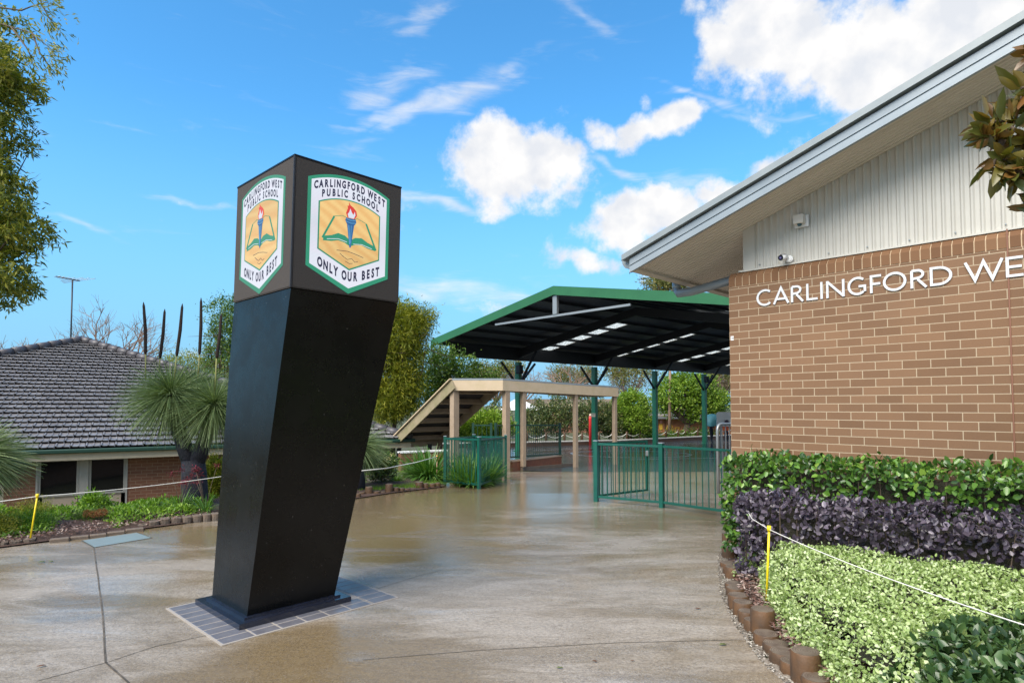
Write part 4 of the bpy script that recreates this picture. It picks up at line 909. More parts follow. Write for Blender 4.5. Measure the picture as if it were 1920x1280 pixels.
def grass_tree(label, base, trunks, heads, spikes, nn=1500):
    T = thing('grass_tree', label, 'grass tree', base); mb = MB()
    for pts, rad in trunks: mb.tube(pts, rad, 14)
    obj('trunk', mb, M_GTRUNK, T)
    for (c, rad, flat) in heads:
        c = np.array(c); d = unit(nn); d[:, 2] = d[:, 2]*.85+.08; d /= np.linalg.norm(d, axis=1, keepdims=True)
        Lk = rad*(.75+.45*RNG.random(nn))*(1-.30*np.clip(-d[:, 2], 0, 1)); V = []; seg = 4; side = np.cross(d, RNG.normal(size=(nn, 3))); side /= np.linalg.norm(side, axis=1, keepdims=True)
        rows = []
        for k in range(seg+1):
            q = k/seg; p = c+d*(Lk*q)[:, None]; p[:, 2] -= flat*rad*.30*q**2; w_ = .0042*(1-.75*q)+.0006; rows.append(p-side*w_); rows.append(p+side*w_)
        A = np.stack(rows, 1); k = 2*(seg+1); base_ = (np.arange(nn)*k)[:, None]; fl = np.concatenate([[2*j, 2*j+1, 2*j+3, 2*j+2] for j in range(seg)])
        link_mesh('needle_head', A.reshape(-1, 3), ((base_+fl[None]).ravel().astype(np.int32), np.full(nn*seg, 4, np.int32)), LM_NEEDLE, T)
    for (a, m_, b) in spikes:
        a, m_, b = map(np.array, (a, m_, b)); s_ = MB(); s_.tube([a, m_], .012, 7); st = obj('spike_stalk', s_, M_STALK, T)
        s2 = MB(); mm = (m_+b)/2+np.array([.012, 0, 0]); s2.tube([m_, m_+(mm-m_)*.1, mm, b-(b-mm)*.15, b], [.012, .024, .026, .019, .004], 9); obj('flower_spike', s2, M_SPIKE, T)
def gtrees():
    Y = 10.1; g = lambda u, v, dy=0: atY(u, v, Y+dy)
    base = g(366, 962)
    trunks = [([g(368, 975), g(366, 935), g(364, 890), g(362, 862)], [.21, .195, .19, .17]), ([g(360, 875), g(345, 835), g(330, 795), g(322, 765)], [.13, .12, .10, .09]), ([g(365, 875), g(380, 835), g(392, 800), g(398, 775)], [.13, .12, .10, .09])]
    heads = [(g(321, 742, -.25), .76, 1), (g(402, 762, -.2), .70, 1), (g(365, 735, .3), .62, .8)]
    sp = [(g(273, 712, -.1), g(273, 664, -.1), g(269, 566, -.1)), (g(298, 700, .2), g(300, 672, .2), g(309, 579, .2)), (g(326, 722, -.2), g(331, 668, -.2), g(342, 569, -.2)), (g(371, 712, 0), g(374, 665, 0), g(377, 558, 0)), (g(403, 740, -.2), g(406, 672, -.2), g(415, 588, -.2))]
    grass_tree('two-headed grass tree with five black flower spikes in front of the house', base, trunks, heads, sp, 2500)
    Y = 7.9; g = lambda u, v, dy=0: atY(u, v, Y+dy)
    grass_tree('grass tree cut off by the left edge of the picture, only its needles showing', g(-70, 985), [([g(-70, 1000), g(-60, 880)], [.14, .12])], [(g(-52, 858), .66, .9)], [], 3200)
    Y = 12.2; g = lambda u, v, dy=0: atY(u, v, Y+dy)
    grass_tree('low grass tree half hidden behind the right side of the black pillar', g(668, 925), [([g(668, 935), g(672, 850)], [.17, .15])], [(g(672, 836), .66, .9)], [], 1900)
gtrees()
# ------------------------------------------------------------------ court shelter (open-sided steel roof)
def shelter():
    Zs = 24.4; gd = np.array([.673, -.74]); gd /= np.linalg.norm(gd); yd = np.array([-gd[1], gd[0]])
    rp = atY(1038, 539, .899*Zs); hs = .3074*Zs; tp = .1763
    T = thing('court_shelter', 'large open-sided steel shelter with green gable edge over the games court', 'shelter', (rp[0], rp[1], 0), xdir=gd)
    zr = rp[2]; ze = zr-hs*tp; Lr = 30.
    zroof = lambda x: zr-abs(x)*tp
    bays = [4.92, 10.7, 16.45, 22.2, 28.0]
    sky = [(a-.75, a+.75) for a in (6.75, 12.6, 19.2, 25.2)]
    ycuts = [.05]+[q for s_ in sky for q in s_]+[Lr]; purl = np.linspace(-hs, hs, 15)
    sheet = MB(); lights = []
    per = .25
    for i in range(len(purl)-1):
        a, b = purl[i], purl[i+1]; mid = (a+b)/2
        lit = .25 < abs(mid)/hs < .93
        for j in range(len(ycuts)-1):
            y0, y1 = ycuts[j], ycuts[j+1]; islt = (j % 2 == 1) and lit
            t = .03
            if islt:
                a2, b2 = a+.06, b-.06; lights.append([(a2, y0, zroof(a2)), (b2, y0, zroof(b2)), (b2, y1, zroof(b2)), (a2, y1, zroof(a2))])
                for c, d in ((a, a2), (b2, b)): sheet.quad((c, y0, zroof(c)), (d, y0, zroof(d)), (d, y1, zroof(d)), (c, y1, zroof(c)))
            else: sheet.quad((a, y0, zroof(a)), (b, y0, zroof(b)), (b, y1, zroof(b)), (a, y1, zroof(a)))
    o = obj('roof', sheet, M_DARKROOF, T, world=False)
    top = MB()
    for i in range(len(purl)-1):
        a, b = purl[i], purl[i+1]; lit = .25 < abs((a+b)/2)/hs < .93
        for j in range(len(ycuts)-1):
            if (j % 2 == 1) and lit: continue
            y0, y1 = ycuts[j], ycuts[j+1]; top.quad((a, y0, zroof(a)+.03), (b, y0, zroof(b)+.03), (b, y1, zroof(b)+.03), (a, y1, zroof(a)+.03))
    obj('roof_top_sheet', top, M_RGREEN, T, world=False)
    mt = bpy.data.materials.new('skylight_sheet'); mt.use_nodes = True; t = NT(mt.node_tree); mt.node_tree.nodes.clear()
    tc = t.n('ShaderNodeTexCoord').outputs['Object']; tr = t.n('ShaderNodeBsdfTranslucent'); t.l.new(t.mix(t.mapr(t.noise(tc, 16, 5, .7), .42, .56), (.10, .10, .09), (.62, .62, .56)), tr.inputs[0]); tp_ = t.n('ShaderNodeBsdfTransparent'); mx = t.n('ShaderNodeMixShader'); mx.inputs[0].default_value = .10
    t.l.new(tr.outputs[0], mx.inputs[1]); t.l.new(tp_.outputs[0], mx.inputs[2]); ou = t.n('ShaderNodeOutputMaterial'); t.l.new(mx.outputs[0], ou.inputs[0])
    for q in lights: obj('skylight', MB().quad(*q), mt, T, world=False)
    pu = MB()
    for a in purl: pu.box((a*.995, Lr/2, zroof(a)-.06), (.05, Lr-.2, .10))
    obj('purlin', pu, M_DARKSTEEL, T, world=False)
    # rafters (portal beams) at each column line, haunched at the knee
    for y in bays:
        rf = MB()
        for sg in (-1, 1): rf.slab([(sg*(hs-.35), y-.07, zroof(hs-.35)-.19), (0, y-.07, zr-.19), (0, y-.07, zr-.52), (sg*(hs-.35)*.75, y-.07, zroof(hs*.75)-.50), (sg*(hs-.35), y-.07, zroof(hs-.35)-.62)], (0, .14, 0))
        obj('rafter', rf, M_DARKSTEEL, T, world=False)
    # barge on the gable end
    for sg in (-1, 1):
        mb = MB(); mb.slab([(0, -.02, zr+.06), (sg*(hs+.05), -.02, zroof(hs+.05)+.06), (sg*(hs+.05), -.02, zroof(hs+.05)-.26), (0, -.02, zr-.26)], (0, .06, 0)); obj('gable_fascia', mb, M_RGREEN, T, world=False)
    mb = MB(); mb.box((-hs-.02, Lr/2, ze-.06), (.15, Lr, .20), bev=.03); mb.box((hs+.02, Lr/2, ze-.06), (.15, Lr, .20), bev=.03); obj('gutter', mb, M_DGREEN, T, world=False)
    # eave beam along columns
    zb = ze-.55
    cx = hs-.35
    mb = MB(); mb.box((-cx, Lr/2+.3, ze-.36), (.16, Lr-.9, .62)); mb.box((cx, Lr/2+.3, ze-.36), (.16, Lr-.9, .62)); obj('eave_beam', mb, M_DARKSTEEL, T, world=False)
    # tie with strut in the gable plane
    xt = .135*Zs; zt = zroof(xt)-.42
    mb = MB(); mb.bar((-xt*1.0, .10, zt), (xt*1.0, .10, zt), .05, .075); obj('gable_tie', mb, M_GALV, T, world=False); mb = MB(); mb.bar((0, .10, zt+.05), (0, .10, zr-.28), .20, .10, up=(0, 1, 0)); obj('gable_strut', mb, M_GALV, T, world=False)
    for sg in (-1, 1):
        for y in bays:
            w_ = np.array([*rp[:2]])+gd*sg*cx+yd*y; g0 = float(G(w_[0], w_[1]))
            mb = MB(); mb.box((sg*cx, y, (g0+zb-.2)/2), (.29, .22, zb-.2-g0), bev=.012); mb.box((sg*cx, y, g0+.03), (.34, .34, .03))
            c_ = obj('column', mb, M_COLG, T, world=False)
            for s2 in (-1, 1):
                b2 = MB(); b2.bar((sg*cx, y+s2*.08, zb-1.3), (sg*cx, y+s2*1.15, zb-.22), .09, .09); obj('brace', b2, M_DARKSTEEL, c_, world=False)
            b3 = MB(); b3.bar((sg*(cx-.08), y, zb-1.3), (sg*(cx-1.3), y, zroof(cx-1.3)-.5), .09, .09, up=(0, 1, 0)); obj('brace', b3, M_DARKSTEEL, c_, world=False)
    # loudspeakers hang on two columns
    for y, lab in ((bays[0], 'black loudspeaker on the first green column above the walkway roof'), (bays[3], 'black loudspeaker on the last green column near the brick corner')):
        w_ = rp[:2]+gd*(-cx+.12)+yd*(y-.2); S = thing('loudspeaker', lab, 'loudspeaker', (w_[0], w_[1], zb-.75), xdir=gd, group='loudspeakers under the shelter')
        mb = MB(); mb.box((.18, 0, .17), (.30, .26, .42), bev=.03); obj('cabinet', mb, M_DARKSTEEL, S, world=False); mb = MB(); mb.bar((0, 0, .2), (.05, .1, .2), .03); obj('bracket', mb, M_DARKSTEEL, S, world=False)
    # notice on second column
    w_ = rp[:2]+gd*(-cx)+yd*(bays[1]-.11); g0 = float(G(*w_)); S = thing('notice_sign', 'small pale sign strapped to the second green column', 'sign', (w_[0], w_[1], g0+1.75), xdir=gd)
    mb = MB(); mb.box((0, 0, .1), (.30, .012, .20)); obj('plate', mb, mat('faded_sign', (.45, .38, .30), .6), S, world=False)
    mb = MB(); mb.box((0, -.008, .16), (.22, .004, .02)); mb.box((0, -.008, .10), (.16, .004, .02)); obj('print', mb, M_COLG, S, world=False)
shelter()

# ------------------------------------------------------------------ covered walkway with sloping stair roof
def walkway():
    def gpt(u, v): return gp(u, v)
    A = atY(848, 724, 17.2); B = atY(943, 724, 17.2)
    zt, zb = 2.40, 2.12
    C = atY(1160, 724, 20.6)
    bd = (C[:2]-B[:2]); bd = bd/np.linalg.norm(bd); bn = np.array([-bd[1], bd[0]])
    drop = .12
    T = thing('covered_walkway', 'cream timber covered walkway with flat roof and steep stair roof at its left', 'walkway', (B[0], B[1], float(G(B[0], B[1]))))
    wv = 1.55
    P = [A[:2], B[:2], C[:2], C[:2]+bn*wv, B[:2]+bn*wv+bd*.0, ]
    zc = [zt, zt, zt-drop, zt-drop, zt]
    a2 = A[:2]+bd*1.75
    poly = [A[:2], B[:2], C[:2], C[:2]+bn*wv, a2+bn*.0]
    # roof deck
    zz = [zt+.005, zt+.005, zt-drop+.005, zt-drop+.005, zt+.005]
    mb = MB(); mb.prism(poly, [z for z in zz], [z+.05 for z in zz]); obj('roof', mb, M_ZINCL, T)
    def fas(p, q, zp, zq, name='fascia', th=.035, hh=.285, m=M_CREAM):
        p, q = np.array(p), np.array(q); d = (q-p)/np.linalg.norm(q-p); n_ = np.array([-d[1], d[0]])
        mb = MB(); mb.prism([p, q, q+n_*th, p+n_*th], [zp-hh, zq-hh, zq-hh, zp-hh], [zp, zq, zq, zp]); return obj(name, mb, m, T)
    fas(A[:2], B[:2]-np.array([.002, 0]), zt, zt); fas(B[:2], C[:2], zt, zt-drop); fas(C[:2]+bd*.002, C[:2]+bn*wv+bd*.002, zt-drop, zt-drop, th=.035); fas(C[:2]+bn*wv, a2, zt-drop, zt)
    # ceiling joists under the flat roof
    for k in range(8):
        p = B[:2]+bd*(.5+k*.55); L = wv*min(1, .35+.1*k+.3); mb = MB(); zz_ = zt-drop*k/8-.12
        mb.bar((*(p+bn*.05), zz_), (*(p+bn*(L-.1)), zz_), .05, .14); obj('joist', mb, M_CREAMP, T)
    def post(u, v, w_, ztop, stub=False, m=M_CREAMP):
        p = gp(u, v); g0 = p[2]; mb = MB(); z0 = g0+(.12 if stub else -.02)
        mb.box((p[0], p[1], (z0+ztop)/2), (w_, w_, ztop-z0), ((bd[0], bd[1], 0), (bn[0], bn[1], 0), (0, 0, 1)), .006); po = obj('post', mb, m, T)
        if stub: s_ = MB(); s_.tube([(p[0], p[1], g0), (p[0], p[1], z0)], .022, 8); obj('post_stub', s_, M_GALV, po)
        return p
    def post_xy(x, y, w_, ztop, stub=False):
        g0 = float(G(x, y)); mb = MB(); z0 = g0+(.12 if stub else -.05)
        mb.box((x, y, (z0+ztop)/2), (w_, w_, ztop-z0), ((bd[0], bd[1], 0), (bn[0], bn[1], 0), (0, 0, 1)), .006); po = obj('post', mb, M_CREAMP, T)
        if stub: s_ = MB(); s_.tube([(x, y, g0), (x, y, z0)], .022, 8); obj('post_stub', s_, M_GALV, po)
    def onBC(u):
        r_ = ray(u, 800); n3 = np.array([bn[0], bn[1], 0]); P_ = np.array([*(B[:2]+bn*.10), 0]); t_ = (n3@(P_-CAM))/(n3@r_); return (CAM+r_*t_)[:2]
    for u, w_, st in ((949, .165, False), (981, .125, True), (1079, .125, False), (1152.5, .125, False)):
        p = onBC(u); k = (p-B[:2])@bd/np.linalg.norm(C[:2]-B[:2]); post_xy(p[0], p[1], w_, zt-.285-drop*k, st)
    p = atY(852, 800, 17.35); post_xy(p[0], p[1], .19, zt-.285)
    # stair roof: two raking beams, cross battens, dark sheet, end beam
    dn = -bn*-1; dn = bn.copy()
    # descent direction: perpendicular to the walkway, away from the viewer to the left
    lowN = atY(735, 826, 19.5); topN = np.array([A[0], A[1], zt])
    topF = np.array([*(A[:2]+bd*1.70), zt]); dvec = lowN-topN; lowF = topF+dvec
    zn = np.array([0, 0, 1.]); dd = dvec/np.linalg.norm(dvec); upv = np.cross(np.array([bd[0], bd[1], 0]), dd); upv /= np.linalg.norm(upv); upv = upv if upv[2] > 0 else -upv
    mb = MB(); mb.bar(topN-upv*.13, lowN-upv*.13, .045, .26, up=upv); obj('raking_beam', mb, M_MOSSY, T)
    mb = MB(); mb.bar(topF-upv*.13, lowF-upv*.13, .045, .26, up=upv); obj('raking_beam', mb, M_CREAMP, T)
    b3 = np.array([bd[0], bd[1], 0])
    for k in range(6):
        q = (k+.7)/6.3; a = topN+dvec*q-upv*.11+b3*.03; b = topF+dvec*q-upv*.11-b3*.03; mb = MB(); mb.bar(a, b, .05, .15, up=upv); obj('batten', mb, M_CREAMP, T)
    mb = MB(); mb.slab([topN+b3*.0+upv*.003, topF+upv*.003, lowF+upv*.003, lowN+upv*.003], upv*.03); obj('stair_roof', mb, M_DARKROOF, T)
    mb = MB(); mb.bar(topN+upv*.045-b3*.03, lowN+upv*.045-b3*.03, .10, .03, up=upv); obj('stair_roof_flashing', mb, M_CREAM, T)
    mb = MB(); mb.bar(lowN-upv*.12-dd*.0+b3*-.1, lowF-upv*.12+b3*.1, .06, .24); obj('end_beam', mb, M_CREAMP, T)
    for q in (.12, .8):
        p = lowN+(lowF-lowN)*q-dd*.1; g0 = float(G(p[0], p[1])); mb = MB(); mb.box((p[0], p[1], (g0+p[2]-.2)/2), (.13, .13, p[2]-.2-g0)); obj('post', mb, M_DARKSTEEL, T)
walkway()

# ------------------------------------------------------------------ fences
def fence(name, label, pts, h=1.04, sp=.105, posts=None, m=M_GREEN, gap=.10, cap=True, pw=.062, group=None, topdrop=0.0, cat='fence', raised=0.):
    T = thing(name, label, cat, (pts[0][0], pts[0][1], float(G(*pts[0][:2]))), group=group)
    for i, p in enumerate(pts):
        if posts is not None and i not in posts: continue
        g0 = float(G(p[0], p[1]))+raised; mb = MB(); hh = h+.03
        d = np.array(pts[min(i+1, len(pts)-1)][:2])-np.array(pts[max(i-1, 0)][:2]); d /= np.linalg.norm(d)
        mb.box((p[0], p[1], g0+hh/2), (pw, pw, hh), ((d[0], d[1], 0), (-d[1], d[0], 0), (0, 0, 1)), .004); po = obj('post', mb, m, T)
        c = MB(); c.box((p[0], p[1], g0+hh+.008), (pw+.008, pw+.008, .014), ((d[0], d[1], 0), (-d[1], d[0], 0), (0, 0, 1)), .005); obj('post_cap', c, M_ZINCL if cap else m, po)
    for a, b in zip(pts[:-1], pts[1:]):
        a, b = np.array(a[:2]), np.array(b[:2]); L = np.linalg.norm(b-a); d = (b-a)/L; za, zb = float(G(*a))+raised, float(G(*b))+raised
        a1, b1 = a+d*.03, b-d*.03
        for z in (h-.02, gap):
            mb = MB(); mb.bar((*a1, za+z), (*b1, zb+z), .038, .038, bev=.003); obj('rail', mb, m, T)
        mb = MB(); n = max(2, int(L/sp)); 
        for k in range(1, n):
            p = a+(b-a)*k/n; z = za+(zb-za)*k/n; mb.tube([(*p, z+gap+.018), (*p, z+h-.038)], .0085, 6, cap=False)
        obj('bar_panel', mb, m, T)
    return T
def fences():
    P1, P2, P3 = gp(834, 910)[:2], gp(898, 917.5)[:2], gp(948, 898)[:2]; d = (P3-P2); P4 = P1+d*.95
    fence('green_fence', 'small green bar railing enclosure round the leafy plants left of the path', [P4, P1, P2, P3, P4], group='green bar railings')
    g1, g2 = gp(1118, 941)[:2], gp(1241, 952.5)[:2]; r_ = ray(1367, 838); 
    dirn = np.array([.80, -.92]); dirn /= np.linalg.norm(dirn); g3 = g2+dirn*1.75
    g0 = g1+(g2-g1)*.0
    fence('green_gate_fence', 'low green bar fence running from the path to the hedge on the right', [g1, g2, g3], posts=(0, 1, 2), group='green bar railings', pw=.075)
    e = gp(1213, 929)[:2]; L = np.linalg.norm(e-g1); d = (e-g1)/L
    T = thing('open_gate', 'green bar gate leaf swung open behind the left fence post', 'gate', (g1[0], g1[1], 0))
    a, b = g1+d*.06, e
    for p in (a, b): mb = MB(); mb.box((p[0], p[1], .565), (.04, .04, .95), ((d[0], d[1], 0), (-d[1], d[0], 0), (0, 0, 1)), .003); obj('stile', mb, M_GREEN, T)
    for z in (1.02, .11): mb = MB(); mb.bar((*(a+d*.02), z), (*(b-d*.02), z), .036, .036); obj('rail', mb, M_GREEN, T)
    mb = MB(); n = 12
    for k in range(1, n): p = a+(b-a)*k/n; mb.tube([(*p, .128), (*p, 1.0)], .0085, 6, cap=False)
    obj('bar_panel', mb, M_GREEN, T); mb = MB(); mb.box((b[0], b[1]-.04, .80), (.05, .05, .10), bev=.008); obj('latch', mb, M_GALV, T)
    # galvanised gate with rounded corner, behind the fence by the building corner
    q = gp(1347, 927)[:2]; T = thing('galvanised_gate', 'grey galvanised gate with a rounded top corner beside the brick corner', 'gate', (q[0], q[1], 0))
    qd = np.array([.78, .62]); z1 = 1.34; rr = .12
    pts = [(*q, 0)]+[(*q, z1-rr)]+[(*(q+qd*(rr-rr*math.cos(t))), z1-rr+rr*math.sin(t)) for t in np.linspace(.3, math.pi/2, 5)]+[(*(q+qd*1.3), z1), (*(q+qd*1.3), .0)]
    mb = MB(); mb.tube(pts, .030, 10); obj('frame', mb, M_GALV, T)
    mb = MB()
    for k in range(1, 9): p = q+qd*(.13*k+.02); mb.tube([(*p, .22), (*p, z1)], .010, 6, cap=False)
    mb.bar((*q, .22), (*(q+qd*1.3), .22), .03); obj('bar_panel', mb, M_GALV, T)
    # dark railing on brick kerb
    k1 = gp(961, 884)[:2]; k2 = gp(1053, 875)[:2]; kd = (k2-k1); kl = np.linalg.norm(kd); kd /= kl; kn = np.array([-kd[1], kd[0]])
    K = thing('brick_kerb', 'low brick kerb wall with a concrete ramp edge beside the walkway posts', 'kerb', (k1[0], k1[1], float(G(*k1))))
    mb = MB(); gz = float(G(*k1)); gz2 = float(G(*k2))
    mb.prism([k1, k2, k2+kn*.25, k1+kn*.25], [gz-.05, gz2-.05, gz2-.05, gz-.05], [gz+.27]*4); obj('brickwork', mb, mat('kerb_brick', (.20, .07, .035), .7, vary=(.13, .05, .03), vscale=9, bump=.4), K)
    mb = MB(); mb.prism([k1-kn*.012, k2+kd*.01-kn*.012, k2+kd*.01+kn*.26, k1+kn*.26], gz+.272, gz+.30); obj('coping', mb, mat('kerb_coping', (.35, .24, .16), .5), K)
    r1 = k1-kn*.10+kd*.35; r2 = k2-kn*.10+kd*.55; mb = MB(); mb.prism([r1, r2, r2+kn*.085+kd*.05, r1+kn*.085], [gz-.05, float(G(*r2))-.05, float(G(*r2))-.05, gz-.05], [gz+.10, float(G(*r2))+.09, float(G(*r2))+.09, gz+.10]); obj('concrete_edge', mb, M_STONE, K)
    f1 = k1+kn*.12-kd*.6; f2 = gp(1042, 874)[:2]+kn*.12; f2 = k1+kd*((f2-k1)@kd)+kn*.12
    fence('dark_railing', 'dark green bar railing standing on the low brick kerb behind the walkway', [f1, f2], h=1.03, m=M_DGREEN, sp=.11, group='green bar railings', cap=False, raised=.30)
    f3 = f1-kd*.55+kn*.35
    fence('dark_railing', 'dark green bar railing seen between the stair roof and the walkway corner post', [f3, f1-kd*.2], h=1.03, m=M_DGREEN, sp=.11, group='green bar railings', cap=False, raised=.30)
fences()

# ------------------------------------------------------------------ far side of the court
def far_side():
    W = [np.array(p) for p in ((-4., 34.2), (1.3, 37.3), (7.2, 41.2), (13.5, 46.3), (27, 56))]
    T = thing('garden_wall', 'long low dark brick garden wall with pale coping at the far side of the court', 'wall', (1.3, 37.3, -.78))
    c = MB(); b = MB()
    for p, q in zip(W[:-1], W[1:]):
        d = (q-p)/np.linalg.norm(q-p); n_ = np.array([-d[1], d[0]]); g1, g2 = float(G(*p)), float(G(*q))
        b.prism([p, q, q+n_*.25, p+n_*.25], [g1-.1, g2-.1, g2-.1, g1-.1], [g1+.24, g2+.24, g2+.24, g1+.24]); c.prism([p-n_*.02, q-n_*.02, q+n_*.28, p+n_*.28], [g1+.242, g2+.242, g2+.242, g1+.242], [g1+.30, g2+.30, g2+.30, g1+.30])
    obj('brickwork', b, mat('dark_brick', (.10, .05, .035), .7, vary=(.06, .035, .025)), T); obj('coping', c, mat('pale_coping', (.60, .58, .54), .5), T)
    # bollards and rope swags behind the wall
    d = None; prev = None; acc = 0; pos = []
    for p, q in zip(W[:-1], W[1:]):
        L = np.linalg.norm(q-p); dd = (q-p)/L; n_ = np.array([-dd[1], dd[0]]); s_ = 0
        while s_ < L: pos.append(p+dd*s_+n_*.7); s_ += 1.45
    R_ = thing('rope_barrier', 'white rope swagged between timber bollards above the far garden wall', 'rope', (pos[0][0], pos[0][1], float(G(*pos[0]))+.2))
    k = 0
    ords = ['first', 'second', 'third', 'fourth', 'fifth', 'sixth', 'seventh', 'eighth', 'ninth', 'tenth', 'eleventh', 'twelfth', 'thirteenth', 'fourteenth', 'fifteenth', 'sixteenth', 'seventeenth', 'eighteenth', 'nineteenth', 'twentieth', 'twenty-first', 'twenty-second']
    vis = []
    for i, p in enumerate(pos):
        g0 = float(G(*p)); u = 960+F*p[0]/p[1]
        if i+1 < len(pos):
            q = pos[i+1]; g1 = float(G(*q)); mb = MB(); mb.tube([(*(p+(q-p)*t), g0+.70+(g1-g0)*t-.22*4*t*(1-t)) for t in np.linspace(0, 1, 9)], .022, 6, cap=False)
            if 820 < u < 1400: obj('rope_span', mb, M_ROPE, R_)
        if 975 < u < 1372: vis.append((p, g0))
    for i, (p, g0) in enumerate(vis):
        mb = MB(); mb.tube([(*p, g0), (*p, g0+.76), (*p, g0+.82)], [.075, .075, .05], 10); o = obj('bollard', mb, M_LOGS)
        tag(o, ords[i]+' from left of the brown bollards with white rope beyond the court', 'bollard', 'timber bollards with rope beyond the court')
    # camellia shrubs
    for i, (u, v, ru, rv, Y) in enumerate([(1005, 780, 26, 34, 42), (1045, 775, 26, 42, 42.5), (1090, 772, 30, 44, 43), (1125, 778, 26, 38, 43.5), (930, 790, 30, 40, 37), (895, 800, 28, 28, 36), (1150, 790, 22, 30, 44)]):
        b_ = atY(u, 828, Y); b_[2] = float(G(b_[0], b_[1]))+.1
        lab = ['dark camellia shrub just right of the walkway corner post', 'tall camellia shrub behind the dark railing', 'camellia shrub left of the second green column', 'camellia shrub by the red post', 'dark shrub beyond the far raking beam of the stair roof', 'shrub low behind the stair roof battens', 'camellia shrub behind the end post of the walkway'][i]
        tree('camellia_shrub', lab, b_, ellpx([(u, v, ru*.8, rv, 0), (u-ru*.4, v+8, ru*.6, rv*.7, 0), (u+ru*.4, v+6, ru*.6, rv*.75, 0)], Y, 1.1), 170, 26, .15, .13, .06, LM_CAM, .05, 'oval', group='camellia shrubs beyond the court', limbs=8, cat='shrub')
    # low plants in front of the orange wall
    b_ = atY(1250, 822, 46.5); P, D, C = crown_points([(b_[0]+x, b_[1]+x*.7, -.6, 1.0, .6, .28) for x in (-2.2, -.6, 1., 2.6, 4)], 160, 30, .16); tag(leafobj('low_shrubs', P, D+unit(len(P))*.8, .14, .06, LM_MID), 'low green planting along the foot of the orange wall', 'plants', kind='stuff')
    # brick school blocks behind
    for (u0, u1, v0, v1, Y, roofv, m, lab, nm) in [(1224, 1420, 785, 822, 54, 778, (.36, .13, .05), 'orange brick building with yellow artwork behind the round tree', 'orange'), (975, 1165, 762, 822, 60, 748, (.22, .08, .045), 'flat roofed red brick block behind the camellia shrubs', 'red')]:
        a = atY(u0, v1, Y); b2 = atY(u1, v0, Y); T = thing('school_block', lab, 'building', (a[0], Y, -1.)); M1 = brickmat('block_brick_'+nm, m, (m[0]*1.2, m[1]*1.2, m[2]*1.2), (.4, .3, .22))
        mb = MB(); mb.box(((a[0]+b2[0])/2, Y+3, (b2[2]-1.)/2), (b2[0]-a[0], 6, b2[2]+1.)); obj('wall', mb, M1, T)
        rz = atY(u0, roofv, Y)[2]; mb = MB(); mb.box(((a[0]+b2[0])/2, Y+2.9, b2[2]+.13), (b2[0]-a[0]+1., 7.2, .22)); obj('fascia', mb, M_CREAM if nm == 'red' else M_GALV, T)
        mb = MB(); mb.box(((a[0]+b2[0])/2, Y+2.9, (b2[2]+.245+rz)/2), (b2[0]-a[0]+.8, 7.0, max(.06, rz-b2[2]-.245))); obj('roof', mb, mat('block_roof_'+nm, (.25, .2, .16), .6), T)
        if nm == 'red':
            for u in (985, 992, 1000, 1120, 1135):
                p = atY(u, 790, Y); mb = MB(); mb.box((p[0], Y-.02, p[2]), (.35, .06, 1.3)); obj('window', mb, M_GLASS, T)
        else:
            def P2(u, v): q = atY(u, v, Y-.02); return q
            c = P2(1256, 803); ar = MB()
            for rr in ((.27, .50), (.10, .20)):
                ar.tube([(c[0]+rr[0]*math.cos(t), Y-.03, c[2]-.1+rr[1]*math.sin(t)) for t in np.linspace(0, 2*math.pi, 25)], .035, 5, cap=False)
            q = P2(1269.5, 805)
            for s_ in (-1, 1): ar.box((q[0]+s_*.16, Y-.03, q[2]-.1), (.05, .03, .62))
            ar.box((q[0], Y-.03, q[2]+.18), (.27, .03, .05)); q = P2(1239, 800); ar.box((q[0], Y-.03, q[2]), (.28, .03, .50)); obj('yellow_artwork', ar, mat('ochre_paint', (.70, .42, .05), .6), T)
            q = P2(1239.5, 790.5); mb = MB(); mb.box((q[0], Y-.03, q[2]), (.22, .02, .26)); obj('wall_notice', mb, mat('pink_notice', (.75, .35, .33), .6), T)
            for u in (1247, 1256): q = P2(u, 798); mb = MB(); mb.box((q[0], Y-.015, q[2]), (.04, .03, 1.3)); obj('wall_joint', mb, M_DARKSTEEL, T)
    # white tent roof
    c = atY(985, 752, 50); T = thing('marquee', 'white peaked marquee roof glimpsed behind the walkway corner posts', 'tent', (c[0], c[1], -.9)); mb = MB(); zc = c[2]; zl = atY(985, 768, 50)[2]
    mb.add([(c[0]-2.3, 48, zl), (c[0]+1.3, 48, zl), (c[0]+1.3, 52, zl), (c[0]-2.3, 52, zl), (c[0]-.6, 50, zc+.3)], [(0, 1, 4), (1, 2, 4), (2, 3, 4), (3, 0, 4), (0, 3, 2, 1)]); obj('canopy', mb, M_WHITE, T)
    for x, y in ((-2.2, 48.1), (1.2, 48.1), (1.2, 51.9), (-2.2, 51.9)): mb = MB(); mb.tube([(c[0]+x, y, -.9), (c[0]+x, y, zl)], .04, 6); obj('leg', mb, M_GALV, T)
    # red post
    p = gp(1107, 834.5); T = thing('red_post', 'short red padded post right of the second green column', 'post', p); mb = MB(); h = 1.72*1.08
    mb.tube([p, p+np.array([0, 0, h*.9]), p+np.array([0, 0, h])], [.10, .095, .08], 12); obj('padding', mb, M_RED, T); mb = MB(); mb.tube([p+np.array([0, 0, h]), p+np.array([0, 0, h+.14])], [.09, .03], 10); obj('post_cap', mb, mat('pale_cap', (.7, .5, .4), .5), T)
    # white rounded board beside the corner
    q = atY(1344, 798, 36.); T = thing('white_board', 'white rounded board on legs half hidden by the brick corner', 'board', (q[0]+.9, 36, float(G(q[0], 36)))); z0 = atY(1344, 799, 36)[2]; z1 = atY(1344, 772, 36)[2]; x0, x1 = q[0], q[0]+1.8; mb = MB(); rr = .16
